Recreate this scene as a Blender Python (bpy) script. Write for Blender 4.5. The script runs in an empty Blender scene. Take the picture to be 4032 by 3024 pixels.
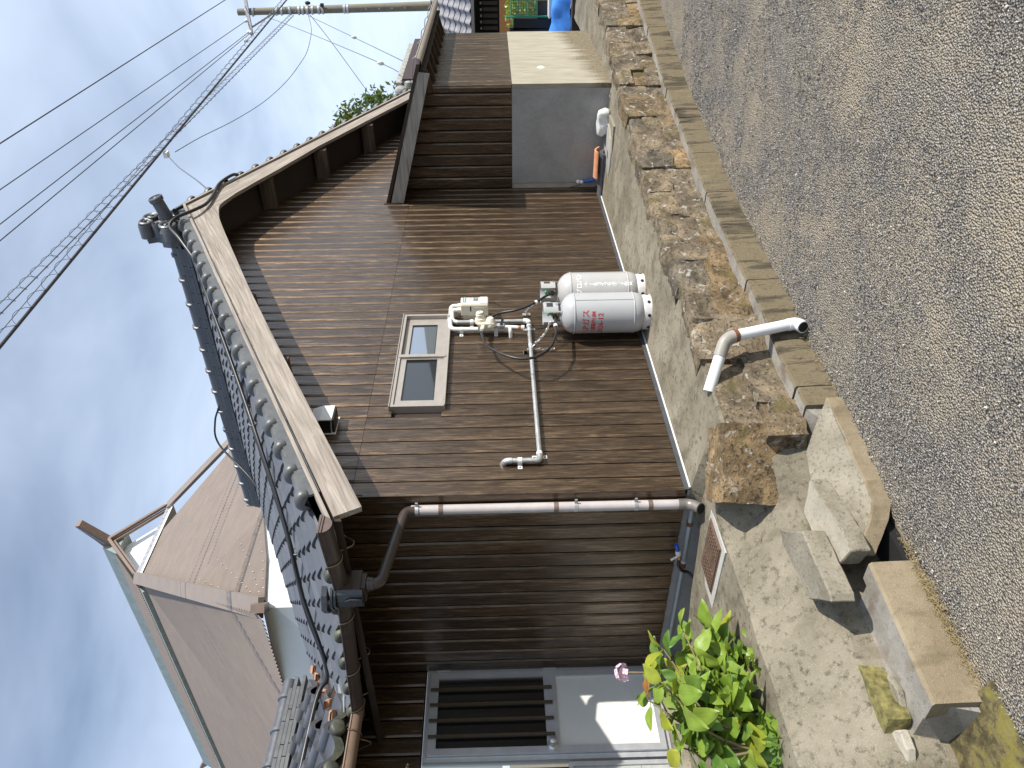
import bpy, bmesh, math, random
from mathutils import Vector, Matrix, Euler, noise
random.seed(7)
R = math.radians
scn = bpy.context.scene
col = scn.collection

# ------------------------------------------------------------------ camera
# world: origin at the near corner of the house, +X along the gable wall, +Y along the side wall, Z up
cam_d = bpy.data.cameras.new('camera'); cam = bpy.data.objects.new('camera', cam_d); col.objects.link(cam)
FH = Vector((.806, .592, 0)).normalized(); RH = Vector((FH.y, -FH.x, 0))
PITCH = math.atan(57/3028); ROLL = .0197
FWD = math.cos(PITCH)*FH - math.sin(PITCH)*Vector((0, 0, 1))
DWN = -math.cos(PITCH)*Vector((0, 0, 1)) - math.sin(PITCH)*FH
R2 = math.cos(ROLL)*RH + math.sin(ROLL)*DWN
D2 = -math.sin(ROLL)*RH + math.cos(ROLL)*DWN
CAM = Vector((-3.375, -3.309, 1.162))
mw = Matrix.Identity(4)
for i, v in enumerate((D2, R2, -FWD)):          # the phone was held on its side: picture right = down in the world
    for k in range(3): mw[k][i] = v[k]
mw.translation = CAM
cam.matrix_world = mw
cam_d.sensor_width = 36; cam_d.lens = 36*3028/4032
cam_d.clip_start = .05; cam_d.clip_end = 2000
scn.camera = cam

# ------------------------------------------------------------------ light
SUN = Vector((.137, -1, .71)).normalized()       # towards the sun
SUN_EL = math.asin(SUN.z); SUN_AZ = math.atan2(SUN.x, SUN.y)
sd = bpy.data.lights.new('sun', 'SUN'); sd.energy = 4.8; sd.angle = R(.5); sd.color = (1, .94, .85)
so = bpy.data.objects.new('sun', sd); col.objects.link(so)
so.rotation_euler = SUN.to_track_quat('Z', 'Y').to_euler(); so.location = (0, -10, 12)
w = bpy.data.worlds.new('World'); scn.world = w; w.use_nodes = True
nt = w.node_tree; nt.nodes.clear()
def N(nt, t, **k):
    n = nt.nodes.new(t)
    for a, b in k.items():
        if a.startswith('i_'):
            key = a[2:]; key = int(key) if key.isdigit() else key.replace('_', ' ')
            n.inputs[key].default_value = b
        else: setattr(n, a, b)
    return n
def L(nt, a, b): nt.links.new(a, b)
sky = N(nt, 'ShaderNodeTexSky', sky_type='NISHITA', sun_disc=False, sun_elevation=SUN_EL, sun_rotation=SUN_AZ)
sky.air_density = 1.0; sky.dust_density = .6; sky.ozone_density = 2.6
tc = N(nt, 'ShaderNodeTexCoord')
sep = N(nt, 'ShaderNodeSeparateXYZ'); L(nt, tc.outputs['Generated'], sep.inputs[0])
ad = N(nt, 'ShaderNodeMath', operation='ADD', i_1=.22); L(nt, sep.outputs['Z'], ad.inputs[0])
dx = N(nt, 'ShaderNodeMath', operation='DIVIDE'); L(nt, sep.outputs['X'], dx.inputs[0]); L(nt, ad.outputs[0], dx.inputs[1])
dy = N(nt, 'ShaderNodeMath', operation='DIVIDE'); L(nt, sep.outputs['Y'], dy.inputs[0]); L(nt, ad.outputs[0], dy.inputs[1])
cb = N(nt, 'ShaderNodeCombineXYZ'); L(nt, dx.outputs[0], cb.inputs[0]); L(nt, dy.outputs[0], cb.inputs[1])
n1 = N(nt, 'ShaderNodeTexNoise', i_Scale=1.5, i_Detail=5, i_Roughness=.5, i_Distortion=.5); L(nt, cb.outputs[0], n1.inputs['Vector'])
n2 = N(nt, 'ShaderNodeTexNoise', i_Scale=.55, i_Detail=3); L(nt, cb.outputs[0], n2.inputs['Vector'])
mx = N(nt, 'ShaderNodeMath', operation='MULTIPLY_ADD', i_1=.6); L(nt, n2.outputs['Fac'], mx.inputs[0]); L(nt, n1.outputs['Fac'], mx.inputs[2])
dsun = N(nt, 'ShaderNodeVectorMath', operation='DOT_PRODUCT'); L(nt, tc.outputs['Generated'], dsun.inputs[0]); dsun.inputs[1].default_value = (.62, -.78, 0)
mx2 = N(nt, 'ShaderNodeMath', operation='MULTIPLY_ADD', i_1=.22); L(nt, dsun.outputs['Value'], mx2.inputs[0]); L(nt, mx.outputs[0], mx2.inputs[2])
cr = N(nt, 'ShaderNodeMapRange', i_1=.46, i_2=1.12, i_3=0.06, i_4=.9); L(nt, mx2.outputs[0], cr.inputs[0])
mix = N(nt, 'ShaderNodeMix', data_type='RGBA'); L(nt, cr.outputs[0], mix.inputs['Factor']); L(nt, sky.outputs[0], mix.inputs[6])
mix.inputs[7].default_value = (8.6, 9.9, 12.0, 1)
bg = N(nt, 'ShaderNodeBackground', i_Strength=.094); L(nt, mix.outputs[2], bg.inputs[0])
wo = N(nt, 'ShaderNodeOutputWorld'); L(nt, bg.outputs[0], wo.inputs[0])
vs = scn.view_settings
scn.display_settings.display_device = 'sRGB'
vs.view_transform = 'Standard'; vs.look = 'None'; vs.exposure = 0.38; vs.gamma = 1; vs.use_curve_mapping = False
scn.cycles.max_bounces = 8; scn.cycles.use_denoising = True

# ------------------------------------------------------------------ mesh helpers
class MB:
    def __init__(s): s.v = []; s.f = []; s.m = []
    def add(s, vs, fs, mi=0):
        o = len(s.v); s.v += [Vector(p) for p in vs]
        for f in fs: s.f.append([i+o for i in f]); s.m.append(mi)
        return s
    def box(s, c, d, rot=None, mi=0, ch=0):
        x, y, z = (q/2 for q in d)
        if ch:                                  # chamfered along every edge of the two end faces is not needed: chamfer the outline in XZ
            pr = [(-x+ch, -z), (x-ch, -z), (x, -z+ch), (x, z-ch), (x-ch, z), (-x+ch, z), (-x, z-ch), (-x, -z+ch)]
            P = [Vector((a, -y+ch*0, b)) for a, b in pr]+[Vector((a, y, b)) for a, b in pr]
            F = [list(range(7, -1, -1))[::-1], list(range(8, 16))[::-1]]+[[i, i+8, (i+1) % 8+8, (i+1) % 8][::-1] for i in range(8)]
        else:
            P = [Vector((a, b, cc)) for cc in (-z, z) for b in (-y, y) for a in (-x, x)]
            F = [[0, 2, 3, 1], [4, 5, 7, 6], [0, 1, 5, 4], [2, 6, 7, 3], [0, 4, 6, 2], [1, 3, 7, 5]]
        if rot is not None:
            M = rot if isinstance(rot, Matrix) else Euler(rot).to_matrix()
            P = [M @ p for p in P]
        return s.add([p+Vector(c) for p in P], F, mi)
    def bb(s, a, b, mi=0):
        return s.box([(a[i]+b[i])/2 for i in range(3)], [abs(b[i]-a[i]) for i in range(3)], None, mi)
    def tube(s, pts, r, n=10, caps=True, mi=0, closed=False):
        pts = [Vector(p) for p in pts]; k = len(pts)
        rr = r if isinstance(r, (list, tuple)) else [r]*k
        up = None; rings = []
        for i in range(k):
            t = (pts[min(i+1, k-1)]-pts[max(i-1, 0)]) if not closed else pts[(i+1) % k]-pts[i-1]
            t.normalize()
            if up is None:
                up = Vector((0, 0, 1)) if abs(t.z) < .9 else Vector((1, 0, 0))
            a = t.cross(up)
            if a.length < 1e-5: a = t.cross(Vector((.3, .9, .1)))
            a.normalize(); b = a.cross(t); up = b
            rings.append([pts[i]+rr[i]*(math.cos(2*math.pi*j/n)*a+math.sin(2*math.pi*j/n)*b) for j in range(n)])
        o = len(s.v); s.v += [p for q in rings for p in q]
        for i in range(k if closed else k-1):
            for j in range(n):
                s.f.append([o+i*n+j, o+((i+1) % k)*n+j, o+((i+1) % k)*n+(j+1) % n, o+i*n+(j+1) % n]); s.m.append(mi)
        if caps and not closed:
            s.f.append([o+j for j in range(n)]); s.m.append(mi)
            s.f.append([o+(k-1)*n+j for j in range(n)][::-1]); s.m.append(mi)
        return s
    def lathe(s, prof, c, n=24, axis=None, mi=0):
        M = Matrix.Identity(3) if axis is None else Vector(axis).to_track_quat('Z', 'Y').to_matrix()
        o = len(s.v); k = len(prof)
        for r, z in prof:
            for j in range(n):
                a = 2*math.pi*j/n; s.v.append(M @ Vector((r*math.cos(a), r*math.sin(a), z))+Vector(c))
        for i in range(k-1):
            for j in range(n):
                s.f.append([o+i*n+j, o+i*n+(j+1) % n, o+(i+1)*n+(j+1) % n, o+(i+1)*n+j]); s.m.append(mi)
        for i, rev in ((0, True), (k-1, False)):
            if prof[i][0] > 1e-4:
                f = [o+i*n+j for j in range(n)]; s.f.append(f[::-1] if rev else f); s.m.append(mi)
        return s
    def extr(s, poly, d, mi=0):                 # planar polygon (3D points) extruded by vector d
        P = [Vector(p) for p in poly]; k = len(P); d = Vector(d)
        nrm = Vector((0, 0, 0))
        for i in range(k): nrm += P[i].cross(P[(i+1) % k])
        fl = nrm.dot(d) > 0
        F = [list(range(k)), list(range(k, 2*k))[::-1]]+[[i, i+k, (i+1) % k+k, (i+1) % k] for i in range(k)]
        if fl: F = [f[::-1] for f in F]
        return s.add(P+[p+d for p in P], F, mi)
    def grid(s, fn, nu, nv, mi=0):
        o = len(s.v); s.v += [Vector(fn(i/nu, j/nv)) for i in range(nu+1) for j in range(nv+1)]
        for i in range(nu):
            for j in range(nv):
                a = o+i*(nv+1)+j; s.f.append([a, a+nv+1, a+nv+2, a+1]); s.m.append(mi)
        return s
    def mesh(s, name, mats, off=Vector((0, 0, 0)), smooth=False):
        me = bpy.data.meshes.new(name); me.from_pydata([p-off for p in s.v], [], s.f)
        for m in (mats if isinstance(mats, (list, tuple)) else [mats]): me.materials.append(m)
        if any(s.m): me.polygons.foreach_set('material_index', s.m)
        if smooth:
            me.polygons.foreach_set('use_smooth', [True]*len(me.polygons))
            if smooth != 'all' and hasattr(me, 'set_sharp_from_angle'): me.set_sharp_from_angle(angle=R(smooth if smooth is not True else 40))
        me.update(); return me
    def build(s, name, mats, parent=None, smooth=False, fix=False):
        wl = wloc(parent); me = s.mesh(name, mats, wl, smooth)
        if fix:
            b = bmesh.new(); b.from_mesh(me); bmesh.ops.recalc_face_normals(b, faces=b.faces); b.to_mesh(me); b.free()
        return link(name, me, parent)
def wloc(o):
    v = Vector((0, 0, 0))
    while o is not None: v += o.location; o = o.parent
    return v
def link(name, data, parent=None, loc=None, rot=None, scale=None):
    o = bpy.data.objects.new(name, data); col.objects.link(o)
    if parent is not None: o.parent = parent
    if loc is not None: o.location = Vector(loc)-wloc(parent)
    if rot is not None: o.rotation_euler = rot.to_euler() if isinstance(rot, Matrix) else rot
    if scale is not None: o.scale = scale
    return o
def thing(name, label, cat, loc, group=None):
    o = bpy.data.objects.new(name, None); col.objects.link(o); o.location = loc; o.empty_display_size = .1
    return tag(o, label, cat, group)
def tag(o, label=None, cat=None, group=None, kind=None):
    if label: o['label'] = label
    if cat: o['category'] = cat
    if group: o['group'] = group
    if kind: o['kind'] = kind
    return o
def arc(p0, p1, p2, n=6):                       # rounded corner through p1
    p0, p1, p2 = Vector(p0), Vector(p1), Vector(p2)
    return [(1-t)**2*p0+2*t*(1-t)*p1+t*t*p2 for t in (i/n for i in range(n+1))]
def path(pts, r=.03, n=6):                      # polyline with rounded corners
    pts = [Vector(p) for p in pts]; out = [pts[0]]
    for i in range(1, len(pts)-1):
        a = pts[i]+(pts[i-1]-pts[i]).normalized()*r; b = pts[i]+(pts[i+1]-pts[i]).normalized()*r
        out += arc(a, pts[i], b, n)
    return out+[pts[-1]]
def spline(pts, n=8):                           # Catmull-Rom
    P = [Vector(p) for p in pts]; P = [2*P[0]-P[1]]+P+[2*P[-1]-P[-2]]; out = []
    for i in range(1, len(P)-2):
        for k in range(n):
            t = k/n; a, b, c, d = P[i-1:i+3]
            out.append(.5*((2*b)+(c-a)*t+(2*a-5*b+4*c-d)*t*t+(3*b-a-3*c+d)*t**3))
    return out+[P[-2]]
def nz(p, s=1, seed=0): return noise.noise(Vector(p)*s+Vector((seed*7.3, seed*3.1, seed*1.7)))
def lerp(tab, x):
    if x <= tab[0][0]: a, b = tab[0], tab[1]
    elif x >= tab[-1][0]: a, b = tab[-2], tab[-1]
    else:
        for i in range(len(tab)-1):
            if tab[i][0] <= x <= tab[i+1][0]: a, b = tab[i], tab[i+1]; break
    t = (x-a[0])/(b[0]-a[0]); return a[1]+(b[1]-a[1])*t

# ------------------------------------------------------------------ materials
def new_mat(name):
    m = bpy.data.materials.new(name); m.use_nodes = True; nt = m.node_tree
    return m, nt, nt.nodes['Principled BSDF']
def coords(nt, kind='pos', scale=(1, 1, 1), rot=(0, 0, 0)):
    if kind == 'pos': s = N(nt, 'ShaderNodeNewGeometry').outputs['Position']
    else: s = N(nt, 'ShaderNodeTexCoord').outputs['Object']
    mp = N(nt, 'ShaderNodeMapping'); mp.inputs['Scale'].default_value = scale; mp.inputs['Rotation'].default_value = rot
    L(nt, s, mp.inputs['Vector']); return mp.outputs[0]
def noise_t(nt, vec, scale, detail=5, rough=.55, dist=0):
    n = N(nt, 'ShaderNodeTexNoise', i_Scale=scale, i_Detail=detail, i_Roughness=rough, i_Distortion=dist); L(nt, vec, n.inputs['Vector']); return n.outputs['Fac']
def ramp(nt, fac, stops):
    r = N(nt, 'ShaderNodeValToRGB'); e = r.color_ramp.elements
    while len(e) < len(stops): e.new(.5)
    for el, (p, c) in zip(e, stops): el.position = p; el.color = (*c, 1) if len(c) == 3 else c
    L(nt, fac, r.inputs[0]); return r.outputs[0]
def mixc(nt, fac, a, b, mode='MIX'):
    m = N(nt, 'ShaderNodeMix', data_type='RGBA', blend_type=mode)
    if isinstance(fac, (int, float)): m.inputs[0].default_value = fac
    else: L(nt, fac, m.inputs[0])
    for i, v in ((6, a), (7, b)):
        if isinstance(v, tuple): m.inputs[i].default_value = (*v, 1)
        else: L(nt, v, m.inputs[i])
    return m.outputs[2]
def rng(nt, fac, a, b, c=0, d=1):
    n = N(nt, 'ShaderNodeMapRange', i_1=a, i_2=b, i_3=c, i_4=d); L(nt, fac, n.inputs[0]); return n.outputs[0]
def math_(nt, op, a, b):
    n = N(nt, 'ShaderNodeMath', operation=op)
    for i, v in enumerate((a, b)):
        if isinstance(v, (int, float)): n.inputs[i].default_value = v
        else: L(nt, v, n.inputs[i])
    return n.outputs[0]
def bump(nt, bs, h, dist, strength=1):
    b = N(nt, 'ShaderNodeBump', i_Strength=strength, i_Distance=dist); L(nt, h, b.inputs['Height']); L(nt, b.outputs[0], bs.inputs['Normal'])
def simple(name, c, rough=.5, metal=0, var=.12, scale=18, spec=.5, bmp=0, spec_lvl=None):
    m, nt, bs = new_mat(name)
    v = coords(nt); f = noise_t(nt, v, scale, 6, .6)
    L(nt, mixc(nt, rng(nt, f, .3, .7), tuple(x*(1-var) for x in c), tuple(min(1, x*(1+var)) for x in c)), bs.inputs['Base Color'])
    L(nt, rng(nt, f, .3, .7, rough*.85, min(1, rough*1.15)), bs.inputs['Roughness'])
    bs.inputs['Metallic'].default_value = metal; bs.inputs['Specular IOR Level'].default_value = spec
    if bmp: bump(nt, bs, f, bmp)
    return m

def siding_mat():
    m, nt, bs = new_mat('wood_print_siding')
    oi = N(nt, 'ShaderNodeObjectInfo'); sp = N(nt, 'ShaderNodeSeparateXYZ')
    rnd = N(nt, 'ShaderNodeMath', operation='MULTIPLY', i_1=9); L(nt, oi.outputs['Random'], rnd.inputs[0])
    ps = N(nt, 'ShaderNodeNewGeometry').outputs['Position']
    cbn = N(nt, 'ShaderNodeCombineXYZ'); L(nt, rnd.outputs[0], cbn.inputs[2])
    va = N(nt, 'ShaderNodeVectorMath', operation='ADD'); L(nt, ps, va.inputs[0]); L(nt, cbn.outputs[0], va.inputs[1])
    mp = N(nt, 'ShaderNodeMapping'); mp.inputs['Scale'].default_value = (1, 1, .055); L(nt, va.outputs[0], mp.inputs[0])
    mp2 = N(nt, 'ShaderNodeMapping'); mp2.inputs['Scale'].default_value = (1, 1, .10); L(nt, va.outputs[0], mp2.inputs[0])
    g1 = noise_t(nt, mp.outputs[0], 120, 7, .7, .8); g2 = noise_t(nt, mp2.outputs[0], 12, 4, .5, 1.4)
    g3 = noise_t(nt, ps, 2.2, 3)
    f = math_(nt, 'MULTIPLY_ADD', g2, .4); f.node.inputs[2].default_value = 0; L(nt, g1, f.node.inputs[2])
    c = ramp(nt, rng(nt, f, .42, .95), [(0, (.016, .0095, .006)), (.36, (.054, .034, .0195)), (.60, (.108, .071, .043)), (1, (.33, .23, .14))])
    tint = mixc(nt, oi.outputs['Random'], (.84, .85, .86), (1.1, 1.07, 1.02)); c = mixc(nt, 1.0, c, tint, 'MULTIPLY')
    c = mixc(nt, rng(nt, g3, .35, .7, 0, .25), c, (.15, .108, .072))
    L(nt, c, bs.inputs['Base Color']); bs.inputs['Metallic'].default_value = .86
    L(nt, rng(nt, g1, .3, .7, .47, .56), bs.inputs['Roughness']); bs.inputs['Coat Weight'].default_value = .75; bs.inputs['Coat Roughness'].default_value = .24
    mp3 = N(nt, 'ShaderNodeMapping'); mp3.inputs['Scale'].default_value = (1, 1, .18); mp3.inputs['Rotation'].default_value = (0, R(14), 0); L(nt, ps, mp3.inputs[0])
    h = noise_t(nt, mp3.outputs[0], 160, 3, .6)
    hh = math_(nt, 'ADD', g1, h); bump(nt, bs, hh, .0012, .55)
    return m
def old_wood(name, c0, c1, c2, axis='x', rough=.85):
    m, nt, bs = new_mat(name)
    sc = {'x': (.05, 1, 1), 'y': (1, .05, 1), 'z': (1, 1, .05)}[axis]
    v = coords(nt, 'obj', sc); g = noise_t(nt, v, 42, 6, .6, .9)
    v2 = coords(nt, 'obj', tuple(.35 if s < 1 else 1 for s in sc)); b = noise_t(nt, v2, 5, 4, .6, .4)
    c = ramp(nt, rng(nt, g, .3, .72), [(0, c0), (.5, c1), (1, c2)])
    c = mixc(nt, rng(nt, b, .45, .75, 0, .45), c, tuple(x*.7 for x in c1))
    wv = N(nt, 'ShaderNodeTexVoronoi', i_Scale=3.1); L(nt, coords(nt, 'obj', tuple(.6 if s < 1 else 1.6 for s in sc)), wv.inputs['Vector'])
    kn = rng(nt, wv.outputs['Distance'], .05, .085, 1, 0)
    c = mixc(nt, math_(nt, 'MULTIPLY', kn, .8), c, tuple(x*.3 for x in c0))
    L(nt, c, bs.inputs['Base Color']); bs.inputs['Roughness'].default_value = rough; bs.inputs['Specular IOR Level'].default_value = .2
    bump(nt, bs, g, .004, .8); return m
def tile_mat():
    m, nt, bs = new_mat('glazed_grey_tile')
    oi = N(nt, 'ShaderNodeObjectInfo'); v = coords(nt)
    f = noise_t(nt, v, 9, 5, .6); g = noise_t(nt, v, 60, 4, .6)
    c = mixc(nt, oi.outputs['Random'], (.072, .078, .092), (.105, .112, .128))
    c = mixc(nt, rng(nt, f, .52, .75, 0, .45), c, (.15, .155, .15))
    c = mixc(nt, rng(nt, g, .62, .75, 0, .5), c, (.045, .05, .045))
    L(nt, c, bs.inputs['Base Color']); L(nt, rng(nt, f, .3, .7, .33, .5), bs.inputs['Roughness'])
    bs.inputs['Specular IOR Level'].default_value = .6
    bump(nt, bs, g, .0008, .5); return m
def lichen_tile_mat():
    m, nt, bs = new_mat('weathered_eave_tile')
    v = coords(nt); f = noise_t(nt, v, 14, 6, .65)
    c = ramp(nt, f, [(.3, (.03, .034, .026)), (.5, (.058, .062, .048)), (.62, (.085, .088, .055)), (.75, (.11, .11, .10))])
    L(nt, c, bs.inputs['Base Color']); bs.inputs['Roughness'].default_value = .55; bump(nt, bs, f, .002, .5); return m
def concrete(name, base, dark, light, stain=None, sc=1.0, spk=.5, rough=.93):
    m, nt, bs = new_mat(name)
    v = coords(nt); a = noise_t(nt, v, 2.3*sc, 6, .62, .3); b = noise_t(nt, v, 26*sc, 6, .7); d = noise_t(nt, v, 170*sc, 3, .6)
    c = ramp(nt, a, [(.28, dark), (.5, base), (.72, light)])
    c = mixc(nt, rng(nt, b, .52, .68, 0, spk), c, tuple(x*.45 for x in dark))
    c = mixc(nt, rng(nt, d, .56, .72, 0, .5), c, tuple(min(1, x*1.5) for x in light))
    if stain:
        s = noise_t(nt, coords(nt, 'pos', (1.3, 1, .5)), 4.5, 5, .6); c = mixc(nt, rng(nt, s, .52, .68, 0, .75), c, stain)
    L(nt, c, bs.inputs['Base Color']); bs.inputs['Roughness'].default_value = rough; bs.inputs['Specular IOR Level'].default_value = .25
    h = math_(nt, 'MULTIPLY_ADD', b, .6); L(nt, d, h.node.inputs[2]); bump(nt, bs, h, .006, .7); return m
def streaked(name, base, dark, moss, zs=.12):
    m, nt, bs = new_mat(name)
    v = coords(nt, 'pos', (1, 1, zs)); a = noise_t(nt, v, 14, 6, .65, .4); u = coords(nt); b = noise_t(nt, u, 45, 5, .65); d = noise_t(nt, u, 1.6, 3)
    k = math_(nt, 'MULTIPLY_ADD', d, .55); L(nt, a, k.node.inputs[2])
    c = ramp(nt, rng(nt, k, .55, 1.0), [(0, dark), (.38, tuple((x+y)/2 for x, y in zip(dark, base))), (.52, base), (.75, moss), (1, tuple(min(1, 1.25*x) for x in base))])
    c = mixc(nt, rng(nt, b, .55, .7, 0, .5), c, tuple(x*.5 for x in dark))
    L(nt, c, bs.inputs['Base Color']); bs.inputs['Roughness'].default_value = .95; bs.inputs['Specular IOR Level'].default_value = .2
    bump(nt, bs, b, .008, .8); return m
def rock_mat(name, tint=(1, 1, 1)):
    m, nt, bs = new_mat(name)
    v = coords(nt); oi = N(nt, 'ShaderNodeObjectInfo')
    a = noise_t(nt, v, 7, 7, .62, .5); b = noise_t(nt, v, 38, 5, .7, .3); l = noise_t(nt, v, 16, 5, .65, .8)
    T = lambda c: tuple(x*t for x, t in zip(c, tint))
    c = ramp(nt, a, [(.27, T((.055, .046, .036))), (.42, T((.135, .112, .08))), (.55, T((.215, .18, .135))), (.68, T((.30, .24, .155))), (.8, T((.27, .25, .225)))])
    c = mixc(nt, 1, c, mixc(nt, oi.outputs['Random'], (.72, .74, .78), (1.2, 1.12, 1.0)), 'MULTIPLY')
    c = mixc(nt, rng(nt, b, .53, .62, 0, .85), c, (.04, .034, .025))
    c = mixc(nt, rng(nt, l, .585, .65, 0, .85), c, (.42, .40, .35))
    my = noise_t(nt, v, 5, 4, .6); c = mixc(nt, rng(nt, my, .57, .68, 0, .65), c, (.11, .10, .03))
    L(nt, c, bs.inputs['Base Color']); bs.inputs['Roughness'].default_value = .95; bs.inputs['Specular IOR Level'].default_value = .2
    h = math_(nt, 'ADD', a, b); bump(nt, bs, h, .02, .9); return m
def road_mat():
    m, nt, bs = new_mat('worn_asphalt')
    v = coords(nt); big = noise_t(nt, v, 1.5, 5, .6, .4); mid = noise_t(nt, v, 9, 4, .6)
    vo = N(nt, 'ShaderNodeTexVoronoi', i_Scale=98); L(nt, v, vo.inputs['Vector'])
    vo2 = N(nt, 'ShaderNodeTexVoronoi', i_Scale=230); L(nt, v, vo2.inputs['Vector'])
    sp = N(nt, 'ShaderNodeSeparateColor'); L(nt, vo.outputs['Color'], sp.inputs[0])
    sp2 = N(nt, 'ShaderNodeSeparateColor'); L(nt, vo2.outputs['Color'], sp2.inputs[0])
    st = ramp(nt, sp.outputs[0], [(0, (.075, .073, .076)), (.3, (.23, .222, .215)), (.7, (.46, .43, .38)), (.93, (.65, .61, .53)), (1, (.9, .87, .8))])
    st2 = ramp(nt, sp2.outputs[0], [(0, (.11, .106, .10)), (.6, (.38, .345, .29)), (1, (.66, .6, .5))])
    c = mixc(nt, .35, st, st2)
    edge = rng(nt, vo.outputs['Distance'], .30, .62, 0, 1); c = mixc(nt, math_(nt, 'MULTIPLY', edge, .7), c, (.045, .043, .042))
    dust = math_(nt, 'MULTIPLY_ADD', mid, .35); L(nt, big, dust.node.inputs[2])
    c = mixc(nt, rng(nt, dust, .55, .88, 0.08, .72), c, (.46, .385, .275))
    L(nt, c, bs.inputs['Base Color']); bs.inputs['Roughness'].default_value = .9; bs.inputs['Specular IOR Level'].default_value = .3
    h = math_(nt, 'MULTIPLY_ADD', vo.outputs['Distance'], -1.0); h2 = math_(nt, 'MULTIPLY', sp.outputs[1], .7); L(nt, h2, h.node.inputs[2])
    bump(nt, bs, h, .02, 1.0); return m
def leaf_mat(name, a, b):
    m, nt, bs = new_mat(name)
    oi = N(nt, 'ShaderNodeObjectInfo'); v = coords(nt); f = noise_t(nt, v, 22, 4, .6)
    c = mixc(nt, oi.outputs['Random'], a, b); c = mixc(nt, rng(nt, f, .4, .75, 0, .55), c, tuple(x*1.35 for x in b))
    L(nt, c, bs.inputs['Base Color']); bs.inputs['Roughness'].default_value = .42; bs.inputs['Specular IOR Level'].default_value = .45
    tr = N(nt, 'ShaderNodeBsdfTranslucent'); L(nt, mixc(nt, .5, c, (.30, .36, .02)), tr.inputs['Color'])
    ms = N(nt, 'ShaderNodeMixShader', i_0=.3); out = [n for n in nt.nodes if n.type == 'OUTPUT_MATERIAL'][0]
    L(nt, bs.outputs[0], ms.inputs[1]); L(nt, tr.outputs[0], ms.inputs[2]); L(nt, ms.outputs[0], out.inputs[0])
    bump(nt, bs, f, .003, .5); return m
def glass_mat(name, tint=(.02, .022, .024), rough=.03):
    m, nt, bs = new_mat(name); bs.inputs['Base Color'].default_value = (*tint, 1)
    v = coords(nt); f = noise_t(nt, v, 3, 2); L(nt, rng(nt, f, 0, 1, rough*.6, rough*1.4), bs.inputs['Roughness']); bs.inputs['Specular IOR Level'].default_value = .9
    return m

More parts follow.
